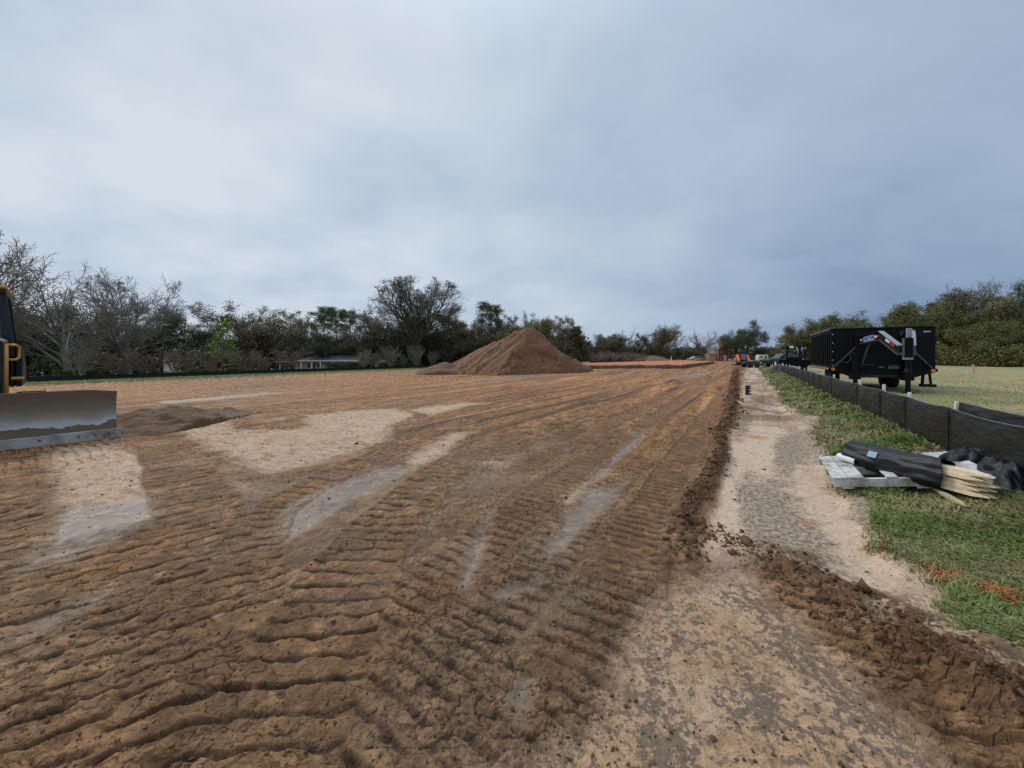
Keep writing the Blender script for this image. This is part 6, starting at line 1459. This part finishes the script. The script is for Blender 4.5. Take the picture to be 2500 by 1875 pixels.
m = MB(); m.box((0, 0, 1.0), (2.2, 2, 2.0)); m.build('wall', M_CREAM, sh); m = MB(); m.prism([(-1.3, -1.2, 2.0), (1.3, -1.2, 2.0), (0, -1.2, 2.5)], (0, 2.4, 0)); m.build('roof', M_ROOFG, sh)

# ------------------------------------------------------------------ small things
# marker stake on clay pad, pink flag, notched black block
x_, y_ = XY(1639, 66)
o = empty('marker_stake', (x_, y_, T(x_, y_) + 0.40), 0, 'small orange-tipped marker stake standing on the red clay pad', 'stake')
m = MB(); m.bar((0, 0, -0.1), (0, 0, 0.95), 0.10); m.build('post', M_STAKE, o); m = MB(); m.box((0, 0, 1.05), (0.13, 0.13, 0.2)); m.build('tip', M_ORANGE, o)
x_, y_ = XY(2378, 27)
o = empty('pink_flag', (x_, y_, T(x_, y_)), R(20), 'pink marker flag on a short stake in the dry lawn at right', 'flag')
m = MB(); m.tube([(0.06, 0, -0.1), (0.05, 0, 0.30), (0, 0, 0.75)], 0.012, 6); m.build('pole', M_DGREY, o)
M_PINK = simple('pink_ribbon', (0.80, 0.24, 0.24), 0.6, var=0.15)
X, Y = np.meshgrid(np.linspace(0, 1, 12), np.linspace(0, 1, 8), indexing='ij'); zz = 0.72 - 0.50 * X; xx = -0.02 - (0.16 + 0.06 * X) * Y * 1.1 + 0.04; y2 = 0.05 * np.sin(Y * 9 + X * 4)
idx = np.arange(96).reshape(12, 8); f = np.stack([idx[:-1, :-1], idx[1:, :-1], idx[1:, 1:], idx[:-1, 1:]], -1).reshape(-1, 4)
fo = link('flag', npmesh('flag', np.stack([xx.ravel(), y2.ravel(), zz.ravel()], 1), f, smooth=True), M_PINK, o); md = fo.modifiers.new('s', 'SOLIDIFY'); md.thickness = 0.004
m = MB(); m.box((0, -0.03, 0.27), (0.28, 0.08, 0.03)); m.build('ribbon', simple('pale_ribbon', (0.8, 0.6, 0.55), 0.6), o)
x_, y_ = XY(2362, 29)
o = empty('white_scrap', (x_, y_, T(x_, y_) + 0.04), 0.4, 'small white scrap of litter on the dry lawn beside the pink flag', 'litter'); crumple('sheet', 0.10, 0.07, 0.07, 241.0, o, M_WHITE, 14)
x_, y_ = G(1825, 963)
o = empty('notched_post', (x_, y_, T(x_, y_)), R(-20), 'short black notched block with rusty red teeth standing in the haul lane', 'steel block')
m = MB(); m.bar((-0.02, 0, -0.05), (0.0, 0, 0.375), 0.125, 0.10, up=(0, 1, 0)); m.build('plate', simple('dull_black', (0.013, 0.013, 0.015), 0.6), o, bevel=0.006)
M_RUST = simple('rusty_red', (0.16, 0.04, 0.025), 0.7, var=0.3)
for z in (0.03, 0.14, 0.245, 0.335):
    m = MB(); m.box((0.092, 0, z), (0.065, 0.09, 0.055)); m.build('tooth', M_RUST, o, bevel=0.004)

# pallet
p0 = np.array((4.14, 5.18)); er = np.array((DU[1], -DU[0]))
pc = p0 + er * 0.62 - DV * 0.52; tilt = math.atan(0.19)
pal = empty('pallet', (pc[0], pc[1], T(*pc) + 0.085), RZ, 'white-washed wooden pallet lying in the grass under the wrapped bundle of stakes', 'pallet'); pal.rotation_euler = (0, -tilt, RZ)
for y in (-0.50, 0.0, 0.50):
    m = MB(); m.box((0, y, 0.045), (1.24, 0.042, 0.088)); m.build('runner', M_WOODW, pal, bevel=0.003)
for x, w_ in ((-0.55, 0.135), (-0.41, 0.135), (-0.12, 0.09), (0.10, 0.09), (0.28, 0.14), (0.43, 0.10), (0.56, 0.14)):
    m = MB(); m.box((x, rplace.uniform(-0.006, 0.006), 0.100), (w_, 1.05, 0.018), rot=(0, 0, rplace.uniform(-0.012, 0.012))); m.build('board', M_WOODW, pal, bevel=0.003)
for x in (-0.5, 0.1, 0.5):
    m = MB(); m.box((x, 0, -0.009), (0.10, 1.04, 0.016)); m.build('bottom_board', M_WOODW, pal)
# bundle of stakes in black plastic
A_ = Vector((4.25, 4.75, 0.385)); B_ = Vector((4.33, 3.52, 0.415)); ax = (B_ - A_).normalized()
side = ax.cross(Vector((0, 0, 1))).normalized(); upv = side.cross(ax)
def stake_mesh(L, w=0.036, h=0.036, tip=0.13):
    mm_ = MB(); mm_.v = [(0, -w / 2, -h / 2), (0, w / 2, -h / 2), (0, w / 2, h / 2), (0, -w / 2, h / 2), (L - tip, -w / 2, -h / 2), (L - tip, w / 2, -h / 2), (L - tip, w / 2, h / 2), (L - tip, -w / 2, h / 2), (L, -0.004, -0.004), (L, 0.004, -0.004), (L, 0.004, 0.004), (L, -0.004, 0.004)]
    mm_.f = [(3, 2, 1, 0), (0, 1, 5, 4), (1, 2, 6, 5), (2, 3, 7, 6), (3, 0, 4, 7), (4, 5, 9, 8), (5, 6, 10, 9), (6, 7, 11, 10), (7, 4, 8, 11), (8, 9, 10, 11)]
    return mm_
def orient(o, p, d, roll=0.0):
    d = Vector(d).normalized(); s_ = d.cross(Vector((0, 0, 1))).normalized(); u_ = s_.cross(d)
    o.matrix_local = Matrix(((d.x, -s_.x, u_.x, p[0]), (d.y, -s_.y, u_.y, p[1]), (d.z, -s_.z, u_.z, p[2]), (0, 0, 0, 1))) @ Matrix.Rotation(roll, 4, 'X')
bd = empty('stake_bundle', (0, 0, 0), 0, 'bundle of pointed pale stakes wrapped in black plastic sheeting on the pallet', 'stake bundle')
rr_ = random.Random(9)
for r_ in range(5):
    for c_ in range(3):
        o = stake_mesh(1.20 + rr_.uniform(-0.02, 0.05), 0.054, 0.040, 0.12).build('stake', M_WOOD, bd, bevel=0.002)
        off = side * ((c_ - 1) * 0.060 + rr_.uniform(-0.006, 0.006) + (0.02 if r_ % 2 else 0)) + upv * ((r_ - 2.1) * 0.043)
        orient(o, A_ + off + ax * (0.06 + rr_.uniform(-0.03, 0.05)), ax + Vector((rr_.uniform(-0.010, 0.010), 0, rr_.uniform(-0.006, 0.006))), rr_.uniform(-0.1, 0.1))
nr_, nc_ = 90, 60; V = []
for i in range(nr_):
    t = i / (nr_ - 1)
    for j in range(nc_):
        an_ = 2 * PI * j / nc_
        V.append((t, an_))
V = np.array(V); t, an_ = V[:, 0], V[:, 1]
rad_s = 0.142 + 0.03 * np.sin(t * PI); rad_u = 0.155 + 0.0 * t
cs, sn = np.cos(an_), np.sin(an_)
fold = 0.022 * perlin(t * 1.2 + cs * 0.8, sn * 1.4, 1.8, 251.0) + 0.010 * perlin(t * 2.5 + cs, sn * 2.4, 2.6, 252.0) + 0.012 * (ridged(t * 1.2 + cs * 0.5, sn * 1.2 + t * 0.6, 1.8, 2, 253.0) - 0.6)
drape = 0.12 * np.clip(-sn, 0, 1) ** 2 * np.clip(cs * 1.2 + 0.4, 0, 1) * (0.4 + 0.6 * sstep(t, 0.2, 0.7)) * (1 - sstep(t, 0.88, 0.98))
lx = cs * (rad_s + fold + drape); lu = sn * (rad_u + fold) ; lu = np.where(lu < -0.13, -0.13 + (lu + 0.13) * 0.4, lu)
endl = 1.0 + 0.05 * np.sin(an_ * 2 + 1) + 0.05 * perlin(an_, an_ * 0, 1.0, 254.0)
axn, sdn, upn = np.array(ax), np.array(side), np.array(upv)
PV = np.array(A_)[None] + axn[None] * ((-0.03 + t * endl)[:, None]) + sdn[None] * lx[:, None] + upn[None] * lu[:, None]
idx = np.arange(nr_ * nc_).reshape(nr_, nc_); f = np.stack([idx[:-1], np.roll(idx, -1, 1)[:-1], np.roll(idx, -1, 1)[1:], idx[1:]], -1).reshape(-1, 4)
wo = link('plastic_wrap', npmesh('plastic_wrap', PV, f, smooth=True), M_PLAST, bd); md = wo.modifiers.new('s', 'SOLIDIFY'); md.thickness = 0.003
m = MB(); m.prism([(-0.05, -0.035, 0), (0.05, -0.035, 0), (0.05, 0.035, 0), (-0.05, 0.035, 0)], (0, 0, 0.003)); tp = m.build('tape', simple('blue_grey_tape', (0.22, 0.34, 0.42), 0.3, var=0.1), bd)
nn_ = (-side * 0.9 + upv * 0.44).normalized() if (-side).dot(Vector((0, -1, 0))) > 0 else (side * 0.9 + upv * 0.44).normalized()
pp_ = A_ + ax * 0.36 + nn_ * 0.178; v_ = nn_.cross(ax); tp.matrix_local = Matrix(((ax.x, v_.x, nn_.x, pp_.x), (ax.y, v_.y, nn_.y, pp_.y), (ax.z, v_.z, nn_.z, pp_.z), (0, 0, 0, 1)))
o = empty('white_pipe', (4.13, 4.84, 0.33), math.atan2(ax.y, ax.x), 'white pipe end sticking out left from under the wrapped stake bundle', 'pipe')
m = MB(); m.tube([(0, 0, 0), (0.25, -0.02, 0)], 0.042, 20, caps=False); m.tube([(0.25, -0.02, 0), (0.0, 0, 0)], 0.036, 20, caps=False); m.build('tube', M_WHITE, o, smooth=True)
q0, q1 = G(2250, 1186), G(2344, 1240)
o = stake_mesh(math.hypot(q1[0] - q0[0], q1[1] - q0[1]) + 0.1, 0.045, 0.03, 0.12).build('stake', simple('greenish_pine', (0.42, 0.38, 0.22), 0.75, var=0.15), None, bevel=0.002)
z0_, z1_ = T(*q0) + 0.05, T(*q1) + 0.045; orient(o, (q0[0], q0[1], z0_), (q1[0] - q0[0], q1[1] - q0[1], z1_ - z0_)); tag(o, 'single weathered pale stake lying loose in the grass below the bundle', 'stake')
q = XY(2368, 4.25); o = empty('plastic_sheet', (q[0], q[1], T(*q) + 0.13), RZ + 0.5, 'small crumpled black plastic on the right end of the pallet', 'plastic sheet'); crumple('sheet', 0.26, 0.17, 0.16, 261.0, o)
q = (4.88, 3.78); o = empty('plastic_sheet', (q[0] , q[1], T(*q) + 0.0), RZ, 'large crumpled black plastic heap at the right edge by the fence', 'plastic sheet'); crumple('sheet', 0.30, 0.55, 0.27, 271.0, o, n=70)
